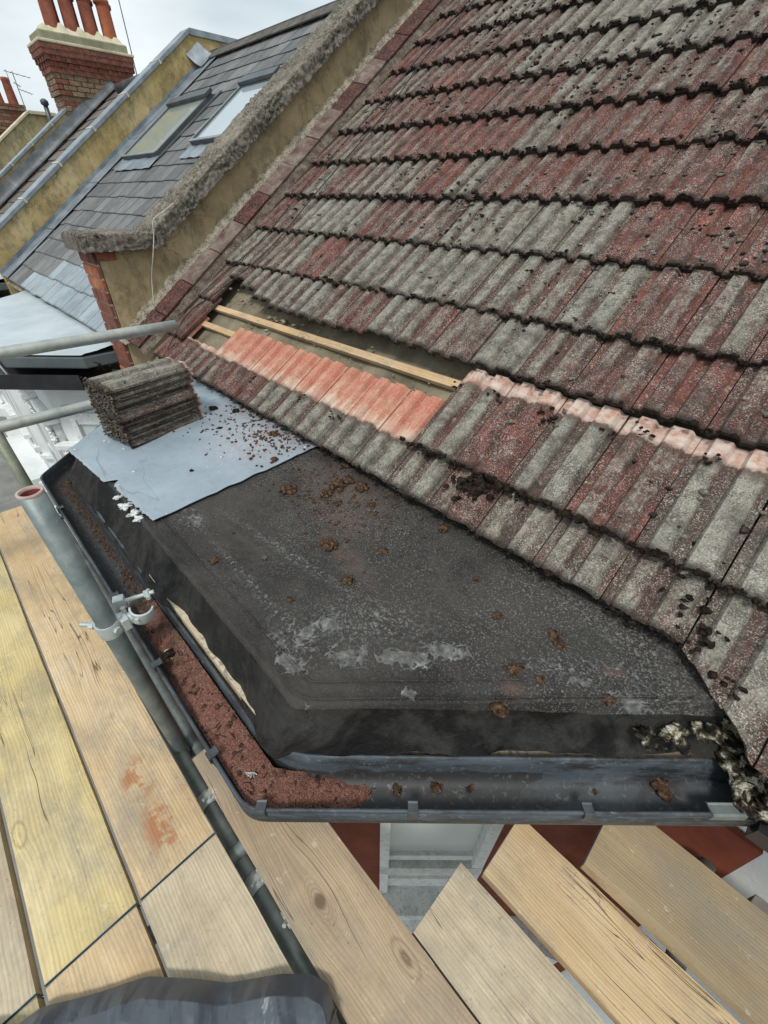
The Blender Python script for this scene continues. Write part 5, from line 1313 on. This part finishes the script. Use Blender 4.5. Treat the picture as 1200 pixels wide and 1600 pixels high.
# lead dressing at the junction of flat roof and slates
b = MB(); b.grid(lambda a, q: Vector((-7.05 + 3.25*a, .96 + .10*q, -.89 + .055*q + .004*sin(a*150))), 120, 4); part('lead_flashing', b, M['lead'], nb, True)
for k in (1, 2, 3):
    t = nb.copy(); COL.objects.link(t); t.location = Vector(nb.location) + Vector((-4.30*k, 0, 0))
    for ch in list(nb.children):
        d_ = ch.copy(); COL.objects.link(d_); d_.parent = t
    t['group'] = 'white bays further along the terrace'
    t['label'] = ['', 'second white bay along the terrace seen past the first one', 'third white bay along the terrace, partly hidden', 'farthest white bay along the terrace, at the left frame edge'][k]
# torn flashing by the pier
c = MB()
for k in range(9):
    p = Vector((-3.84 + random.gauss(0, .03), .80 + random.gauss(0, .05), -1.03 + random.gauss(0, .03)))
    n_ = Vector((random.gauss(0, 1), random.gauss(0, 1), random.gauss(0, 1))).normalized(); a = n_.cross(EZ).normalized(); b_ = n_.cross(a)
    c.prism([p, p + a*.06, p + a*.05 + b_*.05, p + b_*.03], n_*.004)
part('torn_flashing', c, M['black_plastic'], nb)

# ---------------------------------------------------------------- cables
def cable(name, pts, r, mat, label, sub=8):
    P = [Vector(p) for p in pts]; out = []
    for i in range(len(P)-1):
        p0, p1, p2, p3 = P[max(0, i-1)], P[i], P[i+1], P[min(len(P)-1, i+2)]
        for k in range(sub):
            t = k/sub; out.append(.5*((2*p1) + (p2-p0)*t + (2*p0-5*p1+4*p2-p3)*t*t + (3*p1-p0-3*p2+p3)*t**3))
    out.append(P[-1]); mb = MB(); mb.tube(out, r, 6); return tag(part(name, mb, mat, None, True), label, 'cable')
cable('black_cable', [R(-2.74, 4.3, .06), R(-2.80, 2.92, .055), R(-2.70, 2.2, .06), R(-2.72, 1.46, .055), R(-2.70, .95, .06), R(-2.88, .55, .05), R(-3.0, .35, .05), R(-2.93, .12, .045), R(-2.88, .06, .05), R(-2.86, .12, .05)], .0032, M['wire'], 'thin black cable running down the roof slope and curling near the pier')
cable('black_cable', [R(-2.77, 4.3, .06), R(-2.86, 3.0, .055), R(-2.84, 2.3, .06), R(-2.90, 1.6, .055), R(-2.86, 1.0, .06), R(-3.0, .62, .055), R(-3.08, .3, .05)], .0028, M['wire'], 'second thin black cable down the slope, nearer the party wall')
cable('white_cable', [(-3.36, 1.42, -.04), (-3.37, 1.34, -.085), (-3.37, 1.265, -.13), (-3.372, 1.24, -.22), (-3.37, 1.20, -.33), (-3.435, 1.18, -.45), (-3.42, 1.14, -.60), (-3.40, 1.10, -.80), (-3.36, 1.02, -.86)], .0032, M['wire_white'], 'thin white cable looped over the coping corner and down the render')

# ---------------------------------------------------------------- loose moss clumps, flakes and crumbs
def clump(x, y, z, r, mat, label, flat=.6, group='moss clumps dropped on the felt roof'):
    mb = MB(); n = 22 if r > .012 else 9
    blob_mesh(mb, (x, y, z + r*flat*.35), r*.62, random.random()*60, flat, 2, .5)
    for k in range(n):
        a = random.uniform(0, 2*pi); d = r*.85*sqrt(random.random()); hh = (1 - (d/r)**2)*r*flat*.8
        blob_mesh(mb, (x + d*cos(a), y + d*sin(a), z + hh), r*random.uniform(.16, .34), random.random()*60, .8, 1, .6)
    return tag(part('moss_clump', mb, mat, None, True), label, 'moss clump', group)
FC = [(-.857, .611, .027, 'largest round brown moss clump in the middle of the felt'), (-.709, .715, .015, 'small moss clump right of the largest one on the felt'),
      (-.694, .553, .018, 'dark reddish moss clump below the largest one, above the grey patches'), (-.765, .393, .009, 'tiny dark moss crumb left of the grey flaked patches'),
      (-.642, .931, .020, 'moss clump lying close under the tile edge, middle of the felt'), (-.31, .751, .012, 'single pale brown moss ball right of centre on the felt'),
      (-.172, .798, .017, 'upper of two touching tan moss balls'), (-.145, .781, .014, 'lower of two touching tan moss balls'),
      (-.194, .645, .017, 'tan moss clump left of the single orange ball, above the front seam'), (-.136, .661, .012, 'orange tan moss ball above the front seam'),
      (-.163, .538, .019, 'flat crumbling moss tuft sitting on the front felt edge'), (-.001, .725, .013, 'brown moss tuft among pale scuffs near the right corner of the felt'),
      (-1.068, .316, .015, 'brown moss clump just below the front corner of the grey sheet'), (-.429, .824, .010, 'small moss crumb below the tile edge, right of centre'),
      (-1.22, .70, .030, 'long moss heap at the edge of the grey sheet'), (-1.095, .848, .031, 'biggest heap in the reddish moss pile beside the sheet'),
      (-1.091, .897, .022, 'moss lump behind the reddish pile by the tile edge'), (-1.022, .903, .022, 'right hand lump of the reddish moss pile'),
      (-.911, .856, .013, 'small lump straying right from the reddish pile'), (-1.017, .774, .015, 'small lump straying down from the reddish pile'),
      (-1.186, .962, .021, 'moss lump in the corner between sheet and tiles'), (-1.093, .786, .021, 'lump at the lower edge of the reddish pile')]
for x, y, r, lb in FC: clump(x, y, felt_z(x, y), r*1.22, M['moss_brown'], lb)
for x, y, r, lb in [(-2.119+.02, .843, .024, 'dark moss clump on the grey sheet just right of the tile stack'), (-1.978, .908, .024, 'second dark moss clump on the grey sheet, nearer the tiles'), (-1.865, .757, .013, 'small dark moss crumb in the middle of the grey sheet'),
                    (-1.604, .494, .011, 'dark crumb with a white fleck on the lower part of the grey sheet'), (-1.62, .90, .026, 'brown moss lump in the dusty corner of the grey sheet'), (-1.43, .78, .018, 'brown moss lump on the very edge of the grey sheet')]:
    clump(x, y, felt_z(x, y) + .014, r, M['moss'] if 'dark' in lb else M['moss_brown'], lb, group='moss clumps on the grey sheet')
for x, y, r, lb in [(-.257, .311, .013, 'left moss ball lying in the front gutter'), (-.194, .381, .015, 'middle dark moss ball lying in the front gutter'), (-.136, .437, .012, 'right moss ball lying in the front gutter'),
                    (.075, .642, .008, 'tiny red brown crumb in the clean part of the gutter'), (.176, .762, .030, 'big flat grey brown moss pad near the gutter end')]:
    clump(x - .004, y + .004, -1.118, r, M['moss_brown'], lb, .45, 'moss clumps in the gutter')
for x, y, r, lb in [(-.508, .098, .016, 'dark moss tuft with white straw at the gutter corner'), (-.967, .084, .018, 'pale dry leaf litter clump in the left gutter'), (-.679, .074, .015, 'dark moss clump on the red grit, upper one'), (-.632, .095, .012, 'dark moss clump on the red grit, lower one')]:
    clump(x, y, -1.082, r, M['moss'], lb, .5, 'moss clumps in the gutter')
mb = MB()
for k in range(9):
    a = random.uniform(0, 2*pi); mb.tube([(-.505, .092, -1.066), (-.505 + .016*cos(a), .092 + .016*sin(a), -1.056 + random.uniform(0, .01))], .0011, 4)
tag(part('white_straw', mb, M['white_flake']), 'tuft of short white straws on the moss at the gutter corner', 'straw')
mb = MB(); p = Vector((-1.0, .082, -1.094))
mb.prism([p, p + Vector((.016, -.010, .004)), p + Vector((.040, -.004, .006)), p + Vector((.052, .006, .002)), p + Vector((.030, .012, .006)), p + Vector((.008, .010, .004))], (0, 0, .003)); tag(part('dry_leaf', mb, M['fascia']), 'pale curled dry leaf lying on the gutter grit', 'leaf')
mb = MB(); blob_mesh(mb, (-.961, .434, felt_z(-.961, .434) + .005), .009, 3, .5, 1, .3); tag(part('grey_pebble', mb, M['slate'], None), 'small blue grey pebble on the felt', 'pebble')
for i, (x, y, r, lb) in enumerate([(-1.653, .222, .012, 'white foam lump at the notch of the grey sheet edge'), (-1.575, .222, .016, 'largest round white foam lump on the sheet edge'), (-1.507, .224, .014, 'white foam lump right of the largest one'), (-1.463, .226, .011, 'last small white foam lump at the sheet corner')]):
    mb = MB(); blob_mesh(mb, (x, y, felt_z(x, y) + .007), r*1.1, i*7, .30, 3, .8); tag(part('foam_lump', mb, M['white_flake'], None, True), lb, 'foam lump', 'white foam lumps along the sheet edge')
mb = MB()
for i in range(60):
    a, q = random.random(), random.random(); p = sheet(a, q)
    if p.x < -1.9 and q > .2 and a < .5: continue
    blob_mesh(mb, p + Vector((0, 0, .004)), random.choice([.003, .004, .008]), i, .35, 1, .4)
tag(part('white_flakes', mb, M['white_flake'], None, True), 'white paint flakes scattered over the grey sheet', 'flakes', kind='stuff')
mb = MB()
for i in range(380):
    if random.random() < .6: x, y = random.gauss(-1.62, .16), random.gauss(.88, .10)
    else: x, y = random.gauss(-1.9, .2), random.gauss(.85, .12)
    if y > 1.0 or x > -1.39: continue
    blob_mesh(mb, (x, y, felt_z(x, y) + .0165), random.uniform(.002, .008), i, .6, 1, .5)
for i in range(380):
    x, y = random.gauss(-1.02, .18), random.gauss(.80, .10)
    if y > .99 or x < -1.38: continue
    blob_mesh(mb, (x, y, felt_z(x, y) + .002), random.uniform(.002, .007), i, .6, 1, .5)
for i in range(110):
    x, y = random.uniform(-1.3, .1), random.uniform(.25, .98)
    if x - y > -.72 + .0 or x + .0 > y - .74: continue
    blob_mesh(mb, (x, y, felt_z(x, y) + .001), random.uniform(.0015, .004), i, .6, 1, .5)
tag(part('moss_crumbs', mb, M['moss_brown'], None, True), 'reddish brown crumbs of moss and tile dust strewn by the lifted tiles', 'crumbs', kind='stuff')
# timber edge at the lower right
b = MB(); b.prism([(.50, .905, -1.56), (.51, .945, -1.56), (2.6, .945, -1.56), (2.6, .905, -1.56)], (0, 0, .045)); o = part('grey_timber', b, M['wood_grey2'], None, bevel=.003); tag(o, 'narrow grey timber edge beside the farthest right scaffold board', 'timber')

# bits of broken mortar on the bared underlay
mb = MB()
for x, q, r in [(-2.42, .50, .016), (-2.36, .535, .020), (-2.28, .53, .014), (-2.22, .545, .018), (-2.12, .54, .012), (-2.50, .46, .010), (-2.30, .455, .012), (-1.9, .545, .010), (-2.75, .60, .016), (-2.68, .62, .012), (-1.5, .55, .009), (-2.05, .56, .012)]:
    blob_mesh(mb, R(x, q, -.040), r, x*9, .6, 1, .5)
for i in range(120):
    x, q = random.uniform(-2.85, -.95), random.uniform(.42, .66); blob_mesh(mb, R(x, q, -.050), random.uniform(.002, .006), i, .6, 1, .5)
tag(part('mortar_crumbs', mb, M['mortar'], None, True), 'crumbs of broken mortar on the bared underlay above the bright tiles', 'crumbs', kind='stuff')
# bitumen and paint splashes at the right corner of the felt
mb = MB()
for x, y, r, k in [(.10, .735, .020, 0), (.135, .80, .018, 0), (.155, .77, .014, 0), (.175, .835, .018, 0), (.20, .86, .016, 0), (.12, .77, .010, 0)]:
    blob_mesh(mb, (x, y, -.948), r, x*77, .25, 3, .8)
tag(part('bitumen_splash', mb, M['flaked'], None, True), 'flaking black and white bitumen splashes on the right corner of the felt', 'bitumen splash')
